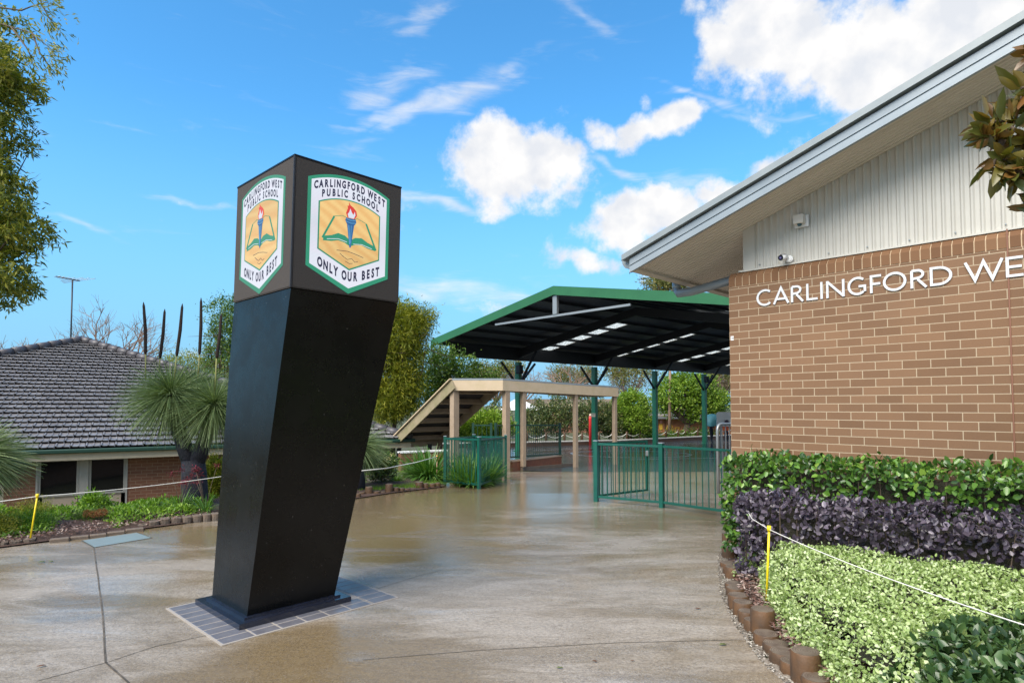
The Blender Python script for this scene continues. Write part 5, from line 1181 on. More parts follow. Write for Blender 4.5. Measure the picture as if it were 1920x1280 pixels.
    pts = [(x0, z0), (x1, z0), (x1, z1)]+[(x0+rr-rr*math.sin(t), z1-rr+rr*math.cos(t)) for t in np.linspace(0, math.pi/2, 6)]
    mb.slab([(a, 36, b) for a, b in pts], (0, .06, 0)); obj('panel', mb, M_WHITE, T)
    g0 = float(G(q[0], 36))
    for x in (x0+.25, x1-.2): mb = MB(); mb.bar((x, 36.1, g0), (x, 36.1, z0+.3), .05); obj('leg', mb, M_GALV, T)
    mb = MB(); r0 = atY(1362.5, 790, 35.95); mb.tube([r0, r0+np.array([0, -.05, 0])], .11, 10); obj('dark_fitting', mb, mat('dark_fitting', (.05, .02, .05), .5), T)
far_side()
# ------------------------------------------------------------------ people
def person(label, foot, h, yaw, top_col, leg_col, skin=(.35, .2, .14), stride=.10, arm_up=True, hair=(.02, .015, .01)):
    T = thing('person', label, 'person', foot, yaw); k = h/1.7
    J = {'pel': (0, 0, .93), 'waist': (0, 0, 1.08), 'chest': (0, .01, 1.30), 'neck': (0, 0, 1.46), 'nk2': (0, 0, 1.52), 'head': (0, .015, 1.60), 'top': (0, .01, 1.68)}
    for s_, n in ((-1, 'l'), (1, 'r')):
        J['hip'+n] = (.09*s_, 0, .90); J['kn'+n] = (.10*s_, .03+stride*s_*.5, .49); J['an'+n] = (.10*s_, stride*s_, .08); J['toe'+n] = (.11*s_, .16+stride*s_, .03); J['sh'+n] = (.18*s_, 0, 1.40)
    J['ell'] = (-.25, -.02, 1.12); J['wrl'] = (-.24, .08, .88); J['hal'] = (-.235, .10, .80)
    if arm_up: J['elr'] = (.24, .10, 1.15); J['wrr'] = (.16, .27, 1.30); J['har'] = (.15, .31, 1.36)
    else: J['elr'] = (.25, -.02, 1.12); J['wrr'] = (.24, .08, .88); J['har'] = (.235, .10, .80)
    rad = dict(pel=.145, waist=.12, chest=.145, neck=.055, nk2=.05, head=.092, top=.06, hipl=.09, hipr=.09, knl=.055, knr=.055, anl=.037, anr=.037, toel=.034, toer=.034, shl=.062, shr=.062, ell=.04, elr=.04, wrl=.026, wrr=.026, hal=.03, har=.03)
    E_ = [('pel', 'waist'), ('waist', 'chest'), ('chest', 'neck'), ('neck', 'nk2'), ('nk2', 'head'), ('head', 'top')]
    for n in 'lr': E_ += [('pel', 'hip'+n), ('hip'+n, 'kn'+n), ('kn'+n, 'an'+n), ('an'+n, 'toe'+n), ('chest', 'sh'+n), ('sh'+n, 'el'+n), ('el'+n, 'wr'+n), ('wr'+n, 'ha'+n)]
    names = list(J); me = bpy.data.meshes.new('body'); me.from_pydata([tuple(c*k for c in J[n]) for n in names], [(names.index(a), names.index(b)) for a, b in E_], [])
    o = bpy.data.objects.new('body', me); COL.objects.link(o); o.parent = T
    md = o.modifiers.new('skin', 'SKIN'); o.modifiers.new('sub', 'SUBSURF').levels = 1; o.modifiers['sub'].render_levels = 2
    for i, n in enumerate(names): d = me.skin_vertices[0].data[i]; d.radius = (rad[n]*k, rad[n]*k*(.8 if n in ('chest', 'waist', 'pel') else 1)); d.use_root = (n == 'pel')
    m = bpy.data.materials.new('clothed_body'); m.use_nodes = True; t = NT(m.node_tree); b = m.node_tree.nodes['Principled BSDF']; tc = t.n('ShaderNodeTexCoord').outputs['Object']; s_ = t.n('ShaderNodeSeparateXYZ'); t.l.new(tc, s_.inputs[0])
    c = t.mix(t.math('GREATER_THAN', s_.outputs[2], .96*k), leg_col, top_col); c = t.mix(t.math('GREATER_THAN', s_.outputs[2], 1.50*k), c, skin); t.l.new(c, b.inputs['Base Color']); b.inputs['Roughness'].default_value = .85; me.materials.append(m)
    hb = MB(); hb.tube([(0, -.03*k, 1.50*k), (0, -.02*k, 1.60*k), (0, .0, 1.69*k), (0, .01*k, 1.735*k)], [.07*k, .105*k, .095*k, .04*k], 12); obj('hair', hb, mat('hair', hair, .6), T, world=False)
    return T
def people():
    f = gp(1334, 829.5); f[2] = float(G(f[0], f[1]))+.015
    person('person in dark clothes walking under a teal umbrella by the last green column', f, 1.62, R(200), (.015, .017, .03), (.008, .012, .022))
    yaw = R(200); hx = np.array([math.cos(yaw), math.sin(yaw)]); hy = np.array([-math.sin(yaw), math.cos(yaw)]); k = 1.62/1.7
    hand = np.array([*(f[:2]+hx*.15*k+hy*.31*k), f[2]+1.36*k])
    U = thing('umbrella', 'open teal umbrella tilted over the person in dark clothes', 'umbrella', hand); c = atY(1328, 787, f[1]-.55); ax = np.array([-.28, -.70, .72]); ax /= np.linalg.norm(ax); c = hand+ax*.52+np.array([.0, .08, .10])
    a = np.cross(ax, (0, 1, 0)); a /= np.linalg.norm(a); b = np.cross(ax, a); mb = MB(); vs = [c+ax*.02]; n = 8
    rings = [(.25, -.03), (.46, -.12), (.60, -.27)]
    for r_, dz in rings:
        for k_ in range(n*3): q = 2*math.pi*k_/(n*3); rr = r_*(1-.04*(1-abs(math.cos(q*n/2)))); vs.append(c+ax*dz+(a*math.cos(q)+b*math.sin(q))*rr)
    m_ = n*3; fs = [(0, 1+i, 1+(i+1) % m_) for i in range(m_)]+[(1+j*m_+i, 1+j*m_+(i+1) % m_, 1+(j+1)*m_+(i+1) % m_, 1+(j+1)*m_+i) for j in range(2) for i in range(m_)]
    mb.add(vs, fs, True); obj('canopy', mb, mat('teal_fabric', (.05, .21, .25), .6, vary=(.09, .28, .33), vscale=4), U); mb = MB(); mb.tube([hand-ax*.06, c+ax*.08], .009, 6); obj('shaft', mb, M_GALV, U)
    f = gp(1362, 829); f[2] = float(G(f[0], f[1]))+.015
    person('person in orange-red top and navy trousers glimpsed beside the brick corner', f, 1.45, R(170), (.55, .06, .02), (.01, .02, .06), arm_up=False)
people()

# ------------------------------------------------------------------ hedges and beds on the right
def hedge_points(poly_fn, n, lo, hi):
    pass
def box_hedge(name, label, s0, s1, d0, d1, zb, zt, n, L, W, lm, wob=.05, cat='hedge', kind='oval', rnd=.12):
    """hedge along the wall: s along, d out from the wall, leaves over top, front and ends"""
    T = thing(name, label, cat, (*(WC+WD*(s0+s1)/2-WN*(d0+d1)/2), zb)); T.rotation_euler = (0, 0, 0)
    nz = lambda s_, d_: wob*(np.sin(s_*5.1+d_*3)+np.sin(s_*11.3+1.7)+np.sin(d_*9.1+s_*2.3))/2.2
    aT, aF, aE = (s1-s0)*(d1-d0), (s1-s0)*(zt-zb), (d1-d0)*(zt-zb); tot = aT+aF+aE; n1, n2 = int(n*aT/tot), int(n*aF/tot); n3 = n-n1-n2
    def mk(m_, f): return f(RNG.random(m_), RNG.random(m_), RNG.random(m_)**1.6)
    A = mk(n1, lambda a, b, c: (s0+(s1-s0)*a, d0+(d1-d0)*b, zt-c*.14, np.tile([0, 0, 1.], (len(a), 1))))
    B = mk(n2, lambda a, b, c: (s0+(s1-s0)*a, d1-c*.14, zb+(zt-zb)*b, np.tile([0, 1., .35], (len(a), 1))))
    C = mk(n3, lambda a, b, c: (s0+c*.14, d0+(d1-d0)*a, zb+(zt-zb)*b, np.tile([-1., 0, .35], (len(a), 1))))
    s_ = np.concatenate([A[0], B[0], C[0]]); d_ = np.concatenate([A[1], B[1], C[1]]); z = np.concatenate([A[2], B[2], C[2]]); nn = np.concatenate([A[3], B[3], C[3]])
    # round the upper edges and make the faces uneven
    q = np.clip((z-(zt-rnd))/rnd, 0, 1); d_ = d_-np.where(d_ > (d0+d1)/2, 1, -1)*0*q; e_ = np.clip((d_-(d1-rnd))/rnd, 0, 1); z = z-rnd*.5*q*e_**2
    e2 = np.clip(((s0+rnd)-s_)/rnd, 0, 1); z = z-rnd*.5*q*e2**2
    z = z+nz(s_, d_)*(z-zb)/(zt-zb); d_ = d_+nz(s_*1.3, z*4)*.8; s2 = s_+np.where(s_ < s0+.2, nz(d_*2, z*5)*.8, 0)
    sprig = RNG.random(len(z)) < .05; z = z+sprig*np.where(q > .5, RNG.random(len(z))*.07, 0)
    gapn = np.sin(s_*9.7+z*6.1+1.3)+np.sin(s_*17.3-z*14.1)+np.sin(s_*4.1+d_*8.3-z*9.); keep = RNG.random(len(z)) < np.clip(1.15+gapn*.35, .25, 1); s2, d_, z, No0 = s2[keep], d_[keep], z[keep], nn[keep]; nn = No0
    xy = WC[None]+WD[None]*s2[:, None]-WN[None]*d_[:, None]; P = np.column_stack([xy, z])
    No = nn[:, 0:1]*np.array([[WD[0], WD[1], 0]])-nn[:, 1:2]*np.array([[WN[0], WN[1], 0]])+nn[:, 2:3]*np.array([[0, 0, 1.]])
    D = unit(len(P))*.9+No*.45+np.array([0, 0, .25]); Nf = No+unit(len(P))*.55
    sc_ = .5+.85*RNG.random(len(P)); leafobj('leaves', P, D, L*sc_, W*sc_*(.8+.4*RNG.random(len(P))), lm, T, kind, Nf)
    tw = MB()
    for _ in range(int((s1-s0)*40)):
        a = random.uniform(s0+.05, s1); b = random.uniform(d0+.03, d1-.03); p = WC+WD*a-WN*b; q_ = p+np.array([random.gauss(0, .06), random.gauss(0, .06)])
        tw.tube([(*p, zb), (*((p+q_)/2), (zb+zt)/2), (*q_, zt-.05)], [.008, .006, .003], 4, cap=False)
    obj('stems', tw, M_BARK, T)
    core = MB(); i_ = .15; core.prism([WC+WD*(s0+i_)-WN*(d0+i_*.3), WC+WD*(s1-i_)-WN*(d0+i_*.3), WC+WD*(s1-i_)-WN*(d1-i_), WC+WD*(s0+i_)-WN*(d1-i_)], zb, zt-i_); obj('inner_dark_core', core, mat('dark_core_fill', (.018, .022, .010), .95, vary=(.04, .03, .02), vscale=25, bump=1, bscale=40, bdist=.03), T)  # solid dark core, added to block the view and darken leaf gaps
    return T
LH = 7.5
box_hedge('green_hedge', 'glossy green hedge directly against the brick wall', .22, LH, .06, .70, .10, 1.15, 15000, .062, .036, LM_HEDGE, .035)
box_hedge('purple_hedge', 'dark purple-leaved hedge in front of the green hedge', .70, LH, .72, 1.42, .08, .84, 17000, .050, .030, LM_PURPLE, .04)
# light ground cover: polygon between the log edging and the purple hedge
def inpoly(px, py, poly):
    r_ = np.zeros(len(px), bool); n = len(poly); j = n-1
    for i in range(n):
        xi, yi = poly[i]; xj, yj = poly[j]
        c = ((yi > py) != (yj > py)) & (px < (xj-xi)*(py-yi)/(yj-yi+1e-12)+xi); r_ ^= c; j = i
    return r_
def dist_poly(px, py, poly):
    d = np.full(len(px), 9.); n = len(poly)
    for i in range(n):
        a = np.array(poly[i]); b = np.array(poly[(i+1) % n]); ab = b-a; t = np.clip(((px-a[0])*ab[0]+(py-a[1])*ab[1])/(ab@ab), 0, 1); d = np.minimum(d, np.hypot(px-a[0]-t*ab[0], py-a[1]-t*ab[1]))
    return d
def mound(name, label, poly, hgt, edge, n, L, W, lm, zb=.10, cat='plants', wob=.05, kind='oval', slope=0., stuff=False, core=True, hfun=None):
    poly = [tuple(p) for p in poly]; xs = [p[0] for p in poly]; ys = [p[1] for p in poly]
    def hf(x, y):
        q = np.clip(dist_poly(x, y, poly)/edge, 0, 1); h = (hgt if hfun is None else hfun(x, y))*np.sqrt(1-(1-q)**2)
        return h+q*wob*(np.sin(x*6.3+y*2)+np.sin(y*8.1-x*3.)+np.sin(x*14+y*11)*.6)/2.2+slope*0
    X = RNG.uniform(min(xs), max(xs), n*4); Y = RNG.uniform(min(ys), max(ys), n*4); ok = inpoly(X, Y, poly); X, Y = X[ok][:n], Y[ok][:n]
    # extra density on the rim, which is steep
    h = hf(X, Y); e_ = .03; gx = (hf(X+e_, Y)-h)/e_; gy = (hf(X, Y+e_)-h)/e_; gx = np.clip(gx, -4, 4); gy = np.clip(gy, -4, 4)
    N = np.column_stack([-gx, -gy, np.ones(len(X))]); N /= np.linalg.norm(N, axis=1, keepdims=True)
    rep = np.where(np.hypot(gx, gy) > .8, 3, 1); k = np.repeat(np.arange(len(X)), rep); X, Y, N, h = X[k], Y[k], N[k], h[k]
    X = X+RNG.normal(size=len(X))*.012; Y = Y+RNG.normal(size=len(X))*.012
    P = np.column_stack([X, Y, zb+h-RNG.random(len(X))**1.7*.07+(RNG.random(len(X)) < .04)*RNG.random(len(X))*.05]); rim = rep[k] > 1; P[:, 2] -= rim*RNG.random(len(X))*h*.75
    D = unit(len(P))*.9+N*.35+np.array([0, 0, .15]); Nf = N+unit(len(P))*.5
    T = thing(name, label, cat, (np.mean(xs), np.mean(ys), zb))
    if stuff: T['kind'] = 'stuff'
    leafobj('leaves', P, D, L*(.6+.7*RNG.random(len(P))), W*(.6+.7*RNG.random(len(P))), lm, T, kind, Nf)
    if core:
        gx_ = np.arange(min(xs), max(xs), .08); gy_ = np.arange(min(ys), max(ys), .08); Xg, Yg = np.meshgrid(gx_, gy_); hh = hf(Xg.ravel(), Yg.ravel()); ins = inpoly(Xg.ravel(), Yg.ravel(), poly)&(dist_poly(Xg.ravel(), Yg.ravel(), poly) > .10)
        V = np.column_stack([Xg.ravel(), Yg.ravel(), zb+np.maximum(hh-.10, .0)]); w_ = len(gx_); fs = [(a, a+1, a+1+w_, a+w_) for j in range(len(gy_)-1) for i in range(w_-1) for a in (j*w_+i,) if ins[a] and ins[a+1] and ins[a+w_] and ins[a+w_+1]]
        if fs: link_mesh('stems', V, fs, MATS['dark_core_fill'], T)  # dark core sheet rather than stems, added to darken the leaf gaps
    return T
def right_bed():
    rim = [(1.80, 3.0), (1.83, 3.4), (1.86, 3.79), (1.90, 4.2), (2.0, 4.75), (2.15, 5.4), (2.38, 6.05), (2.50, 6.25)]
    f0 = WC+WD*.62-WN*1.36; f1 = WC+WD*6.2-WN*1.36
    poly = rim+[tuple(f0+np.array([.05, .05])), tuple(f1), (5.5, 1.2), (3.2, 1.9), (2.3, 2.5)]
    mound('variegated_ground_cover', 'pale lime-green small-leaved shrub mass spilling over the timber log edging', poly, .40, .26, 62000, .026, .017, LM_LIME, .08, cat='shrub', wob=.045, hfun=lambda x, y: .34+.05*np.clip((y-3)/3, 0, 1)+.10*np.clip(x-2.2, 0, 1.4))
    # dark glossy shrub, bottom right
    g = [atZ(1700, 1290, .3), atZ(1640, 1225, .45), atZ(1760, 1160, .45), atZ(1930, 1160, .45), atZ(2150, 1200, .45), atZ(2150, 1400, .3), atZ(1720, 1400, .3)]
    poly2 = [(p[0], p[1]) for p in g]
    mound('dark_glossy_shrub', 'dark green glossy shrub in the bottom right corner of the picture', poly2, .42, .22, 7500, .062, .034, LM_DARK, .08, cat='shrub', wob=.05)
right_bed()
ORD = ['first', 'second', 'third', 'fourth', 'fifth', 'sixth', 'seventh', 'eighth', 'ninth', 'tenth', 'eleventh', 'twelfth', 'thirteenth', 'fourteenth', 'fifteenth', 'sixteenth', 'seventeenth', 'eighteenth', 'nineteenth', 'twentieth']
def logmat_top():
    m = bpy.data.materials.new('log_end_grain'); m.use_nodes = True; t = NT(m.node_tree); b = m.node_tree.nodes['Principled BSDF']; tc = t.n('ShaderNodeTexCoord').outputs['Object']
    w_ = t.n('ShaderNodeTexWave', wave_type='RINGS', rings_direction='Z'); t.l.new(tc, w_.inputs['Vector']); w_.inputs['Scale'].default_value = 22; w_.inputs['Distortion'].default_value = 1.6; w_.inputs['Detail'].default_value = 3
    c = t.mix(w_.outputs['Fac'], (.10, .075, .055), (.19, .15, .115)); t.l.new(t.mix(t.mapr(t.noise(tc, 9, 4), .4, .65), c, (.075, .05, .035)), b.inputs['Base Color']); b.inputs['Roughness'].default_value = .55; t.l.new(t.bump(w_.outputs['Fac'], .3, .004), b.inputs['Normal']); return m
M_LOGTOP = logmat_top()
def log(label, x, y, r_, z0, z1, group, tilt=0):
    T = thing('timber_log', label, 'log', (x, y, z0), group=group, rz=random.random()*6); n = 20; mb = MB(); rr = [r_*(1+.03*math.sin(3*k)+.02*random.random()) for k in range(n)]
    vs = []; zz = [z0-.08, (z0+z1)/2, z1-.010, z1]; ks = [1, 1, 1, .95]
    for z, k_ in zip(zz, ks):
        for k in range(n): a = 2*math.pi*k/n; vs.append((x+rr[k]*k_*math.cos(a), y+rr[k]*k_*math.sin(a)+tilt*(z-z0), z))
    mb.add(vs, [(j*n+k, j*n+(k+1) % n, (j+1)*n+(k+1) % n, (j+1)*n+k) for j in range(3) for k in range(n)], True); obj('stump', mb, M_LOGS, T)
    t = MB(); vs = [(x+rr[k]*.94*math.cos(2*math.pi*k/n), y+rr[k]*.94*math.sin(2*math.pi*k/n)+tilt*(z1-z0), z1+.001) for k in range(n)]; t.add(vs, [tuple(range(n))]); t.v = t.v+[(a, b, c-.004) for a, b, c in t.v]; t.f += [(k, (k+1) % n, n+(k+1) % n, n+k) for k in range(n)]; t.sm += [False]*n
    obj('end_grain', t, M_LOGTOP, T)
def logs():
    S = 4.265
    L = [(170, 45, 60, 75), (158, 90, 105, 178), (165, 200, 138, 295), (148, 318, 115, 375), (168, 330, 110, 430), (192, 355, 125, 462), (203, 485, 145, 560), (212, 520, 145, 618), (235, 580, 160, 715), (270, 635, 150, 768), (300, 708, 130, 828), (345, 775, 120, 888),
         (430, 700, 180, 930), (456, 885, 198, 1012), (535, 965, 205, 1080), (592, 1030, 205, 1172), (665, 1105, 185, 1250), (775, 1040, 222, 1330), (855, 1240, 215, 1420)]
    for i, (xc, yt, w_, yb) in enumerate(L):
        u = 1330+xc/S; vb = 980+yb/S; vt = 980+yt/S; p = gp(u, vb); r_ = w_/S/2*p[1]/F; r_ = min(.085, max(.06, r_)); y = p[1]+r_; x = p[0]*y/p[1]; z1 = atY(u, vt, y)[2]
        z1 = max(.05, min(.5, z1*1.08)); tall = z1 > .24
        log('%s %s timber log edging the right-hand bed, counting from the gate end' % (ORD[i], 'tall' if tall else 'short'), x, y, r_, 0, z1, 'timber logs edging the right bed')
    L = [(190, 628, 60, 690), (232, 612, 70, 662), (312, 552, 82, 655), (395, 603, 80, 650), (465, 607, 65, 640), (537, 520, 82, 632), (615, 560, 70, 625), (680, 568, 60, 620), (740, 572, 70, 610), (808, 567, 70, 600), (877, 500, 88, 590), (950, 515, 66, 585), (1022, 517, 72, 575), (1085, 508, 60, 568)]
    for i, (xc, yt, w_, yb) in enumerate(L):
        u = 640+xc/6; vb = 820+yb/6; vt = 820+yt/6; p = gp(u, vb); r_ = max(.05, min(.08, w_/6/2*p[1]/F)); y = p[1]+r_; x = p[0]*y/p[1]; z1 = atY(u, vt, y)[2]
        log('%s garden edging timber log to the right of the black pillar' % ORD[i], x, y, r_, float(G(x, y)), z1, 'timber logs edging the left garden')
    # concrete/stone edging blocks left of the pillar: px from zoom
    B_ = [(-70, -5, 222, 272, 0), (0, 60, 212, 265, 0), (64, 166, 205, 255, 0), (170, 266, 190, 243, 0), (368, 520, 188, 236, 1), (525, 668, 178, 214, 1), (672, 800, 160, 198, 1), (804, 938, 142, 178, 1), (942, 1080, 116, 158, 1),
          (1030, 1110, 86, 124, 0), (1115, 1195, 60, 116, 0), (1198, 1276, 40, 106, 0), (1281, 1364, 36, 97, 0), (1368, 1438, 27, 90, 0), (1442, 1516, 17, 82, 0), (1520, 1582, 8, 76, 0), (1586, 1650, 2, 70, 0)]
    for i, (a, b, yt, yb, lng) in enumerate(B_):
        p, q = gp(a/4, 960+(yb+ (4 if b-a > 100 else 2))/4)[:2], gp(b/4, 960+(yb-(b-a)*.07)/4)[:2]; d = (q-p); L_ = np.linalg.norm(d); d /= L_; n_ = np.array([-d[1], d[0]]); zt_ = max(.05, atY((a+b)/8, 960+(yt+3)/4, p[1]+.1)[2]); dep = .09 if lng else .15
        c = (p+q)/2+n_*dep/2; m_ = MB(); 
        if lng: m_.box((c[0], c[1], zt_/2-.02), (L_*.98, dep, zt_+.04), ((d[0], d[1], 0), (n_[0], n_[1], 0), (0, 0, 1)), .008)
        else:
            pr = [(-.5, 0), (-.46, -.12), (-.3, -.2), (0, -.25), (.3, -.2), (.46, -.12), (.5, 0), (.42, 1), (-.42, 1)]; m_.prism([tuple((p+q)/2+d*(s_*L_*.96)+n_*(t_*dep)) for s_, t_ in pr], -.05, zt_)
        o = obj('edging_block', m_, M_STONE); tag(o, '%s %s edging block of the left garden bed counted from the left' % (ORD[i], 'long low' if lng else 'rounded'), 'edging', 'edging blocks of the left garden bed')
logs()
# stakes and cords
def stakes():
    def stake(name, label, p, ztop, lean, m, cap):
        T = thing(name, label, 'stake', p); t_ = np.array([p[0]+lean[0], p[1]+lean[1], ztop]); mb = MB(); mb.tube([p, t_], .0095, 8); obj('rod', mb, m, T); mb = MB(); mb.tube([t_-np.array([0, 0, .012]), t_+np.array([0, 0, .03])], [.018, .016], 10); obj('cap', mb, cap, T); return t_
    Y = 5.15; a = atY(1437, 1118, Y); t1 = stake('rope_stake', 'yellow plastic stake standing in the pale ground cover', (a[0], a[1], .1), atY(1442, 992, Y)[2], (atY(1442, 992, Y)[0]-a[0], 0), M_YELLOW, M_YELLOW)
    b = gp(57, 1008, .09); t2p = atY(70, 930, b[1]); t2 = stake('rope_stake', 'yellow leaning stake in the left garden bed', b, t2p[2], (t2p[0]-b[0], 0), M_YELLOW, M_YELLOW)
    c = gp(819, 904, .03); t3p = atY(819, 856, c[1]); t3 = stake('rope_stake', 'thin pinkish stake between the timber logs and the green railing', c, t3p[2], (0, 0), mat('pink_stake', (.62, .38, .25), .5), M_ORANGE)
    def cord(label, pts, r_=.0034, nm='cord'):
        mb = MB(); mb.tube(pts, r_, 6); tag(obj(nm, mb, M_ROPE), label, 'rope')
    def sag(a, b, s_, n=14): a, b = np.array(a), np.array(b); return [a+(b-a)*q-np.array([0, 0, s_*4*q*(1-q)]) for q in np.linspace(0, 1, n)]
    r0 = atY(1386, 928, 6.25); r1 = atY(1410, 972, 5.7); end = atZ(2050, 1212, .70)
    cord('white cord crossing above the pale ground cover from the yellow stake', [r0, (r0+r1)/2+np.array([0, 0, -.01]), r1]+sag(t1, end, .035))
    l0 = atY(-120, 952, t2[1]-.6); l1 = atY(440, 889, 9.6)
    cord('white cord strung along the left garden bed past the yellow stake', sag(l0, t2, .01, 5)+sag(t2, l1, .03)[1:], .0048)
    e0 = atY(660, 884, 11.0); cord('white cord from behind the black pillar to the pinkish stake', [e0, e0+(t3-e0)*.35+np.array([0, 0, -.05]), e0+(t3-e0)*.7+np.array([0, 0, -.04]), t3], .009)
stakes()
def cover():
    q = [gp(*p)[:2] for p in ((177, 1028), (284, 1010), (256, 1000), (154, 1015))]; c = np.mean(q, 0); T = thing('pit_cover', 'flat grey metal service pit cover set in the concrete by the left bed', 'cover', (c[0], c[1], 0))
    mb = MB(); mb.prism([c+(p-c)*.985 for p in q], .010, .0175); obj('lid', mb, M_COVER, T); mb = MB(); mb.prism([c+(p-c)*1.03 for p in q], .006, .0150); obj('frame', mb, mat('cover_gap_shadow', (.04, .04, .035), .7), T)  # dark frame rim paints the gap shadow round the lid
cover()
# ------------------------------------------------------------------ left garden plants
def strap_plant(name, label, base, n, L, W, lm, cat='plant', arch=.7, group=None, up=.9):
    base = np.array(base, float); T = thing(name, label, cat, base, group=group); ang = RNG.random(n)*2*math.pi; el = RNG.uniform(.35, 1.35, n)*up; d = np.column_stack([np.cos(ang)*np.cos(el), np.sin(ang)*np.cos(el), np.sin(el)]); Lk = L*(.6+.6*RNG.random(n)); side = np.column_stack([-np.sin(ang), np.cos(ang), np.zeros(n)]); seg = 5; rows = []
    o_ = base+np.column_stack([np.cos(ang), np.sin(ang), np.zeros(n)])*RNG.random((n, 1))*L*.16
    for k in range(seg+1):
        q = k/seg; p = o_+d*(Lk*q)[:, None]; p[:, 2] -= arch*Lk*q**2.2*np.cos(el); w_ = (W*(.5+1.1*q if q < .45 else 1.1*(1-q)/.55+.05)*.5); rows += [p-side*w_, p+side*w_]
    A = np.stack(rows, 1); k = 2*(seg+1); bs = (np.arange(n)*k)[:, None]; fl = np.concatenate([[2*j, 2*j+1, 2*j+3, 2*j+2] for j in range(seg)])
    link_mesh('leaves', A.reshape(-1, 3), ((bs+fl[None]).ravel().astype(np.int32), np.full(n*seg, 4, np.int32)), lm, T); return T
def left_garden():
    def pt(u, v): return gp(u, v, .08)[:2]
    # ground cover bands between the house and the edging
    poly = [pt(-60, 1012), pt(40, 1003), pt(100, 995), pt(110, 978), pt(190, 975), pt(215, 985), pt(262, 975), pt(330, 968), pt(395, 955), pt(398, 938)]
    back = [(-5.1, 11.0), (-6.2, 10.4), (-7.6, 9.4), (-9.4, 8.2), (-10.4, 7.2)]
    mound('bright_ground_cover', 'bright green low ground cover filling the left garden bed below the house', [tuple(p) for p in poly]+back, .20, .25, 16000, .060, .022, LM_COVER, .03, cat='ground cover', wob=.05, hfun=lambda x, y: .12+.04*np.sin(x*2.2), stuff=True)
    def shrub(name, label, u, v, ru, rv, Y, n, L, W, lm, cat='shrub', kind='lance', per=24, sp=.05, group=None):
        c = atY(u, v, Y); k = Y/F; b = np.array([c[0], c[1], max(.05, c[2]-rv*k)]); T = thing(name, label, cat, b, group=group); P, D, C = crown_points([(c[0], c[1], c[2], ru*k, ru*k*.8, rv*k)], n, per, sp, .6); P[:, 2] = np.maximum(P[:, 2], .05); leafobj('leaves', P, D*.7+unit(len(P))*.7+np.array([0, 0, .3]), L, W, lm, T, kind)
        mb = MB()
        for q in range(7): mb.tube([b, (b+C[q])/2+RNG.normal(size=3)*.02, C[q]], [.010, .007, .003], 4, cap=False)
        obj('stems', mb, M_BARK, T); return T
    shrub('bushy_shrub', 'small light green shrub below the right-hand house window', 178, 948, 22, 16, 9.9, 110, .06, .022, LM_COVER)
    shrub('fine_leaf_shrub', 'fine-leaved green mound at the foot of the left yellow stake', 45, 985, 50, 20, 8.3, 260, .045, .006, LM_COVER, per=30)
    shrub('fine_leaf_shrub', 'feathery olive shrub with reddish tips under the house wall at far left', 60, 965, 34, 20, 9.2, 200, .045, .006, LM_TREE, per=30)
    shrub('fine_leaf_shrub', 'feathery green shrub with orange-brown flower heads in the left bed', 172, 975, 30, 14, 8.9, 200, .045, .006, LM_MID, per=30)
    shrub('fine_leaf_shrub', 'small feathery shrub at the left edge of the picture', -10, 988, 40, 16, 7.9, 160, .045, .006, LM_TREE, per=30)
    for i, (u, v, m, lab) in enumerate([(163, 962, LM_BROWN, 'leftmost orange-brown brush flower head'), (175, 963, LM_BROWN, 'second orange-brown brush flower head from the left'), (186, 961, LM_BROWN, 'third orange-brown brush flower head'), (194, 960, LM_BROWN, 'rightmost orange-brown brush flower head'), (139, 981, LM_BROWN, 'low orange-brown brush flower head nearer the edging'), (247, 960, LM_DRED, 'left of the two dark maroon flower heads'), (262, 959, LM_DRED, 'right of the two dark maroon flower heads')]):
        c = atY(u, v, 8.75 if i < 5 else 9.2); P = c+unit(420)*RNG.random((420, 1))**.4*.045; T = thing('flower_head', lab+' in the left bed', 'flower', c-np.array([0, 0, .05]), group='brush flower heads in the left bed'); leafobj('bristles', P, P-c+unit(420)*.01, .022, .005, m, T, 'lance'); mb = MB(); mb.tube([(c[0], c[1], .05), c], .005, 5); obj('stem', mb, M_BARK, T)
    # kangaroo paws by the grass tree
    for (u, v, Y, lab) in [(385, 960, 9.55, 'strappy kangaroo paw plant right of the dark grass tree trunk'), (338, 962, 9.7, 'strappy kangaroo paw plant left of the dark grass tree trunk')]:
        b = atY(u, v+4, Y); b[2] = .08; T = strap_plant('kangaroo_paw', lab, b, 60, .42, .016, LM_STRAP, arch=.5, group='kangaroo paws'); b = np.array(b)
        for k in range(6):
            a = random.random()*6.28; t_ = b+np.array([math.cos(a)*.16, math.sin(a)*.1, random.uniform(.38, .72)]); mb = MB(); mb.tube([b, (b+t_)/2+np.array([0, 0, .05]), t_], [.005, .004, .003], 5); st = obj('flower_stem', mb, M_BARK, T)
            P = t_+RNG.normal(size=(40, 3))*np.array([.028, .028, .024]); leafobj('flowers', P, unit(40)+np.array([0, 0, .3]), .034, .012, LM_DRED, st, 'lance')
    # right of the pillar
    b = gp(805, 900, .05); strap_plant('strap_leaf_plant', 'large clump of arching strap leaves left of the pinkish stake', b, 420, 1.05, .034, LM_STRAP, arch=.55)
    b = gp(775, 897, .05)+np.array([0, .3, 0]); strap_plant('strap_leaf_plant', 'strap leaf clump between the grass tuft and the tall strap plants', b, 260, .85, .032, LM_STRAP, arch=.6)
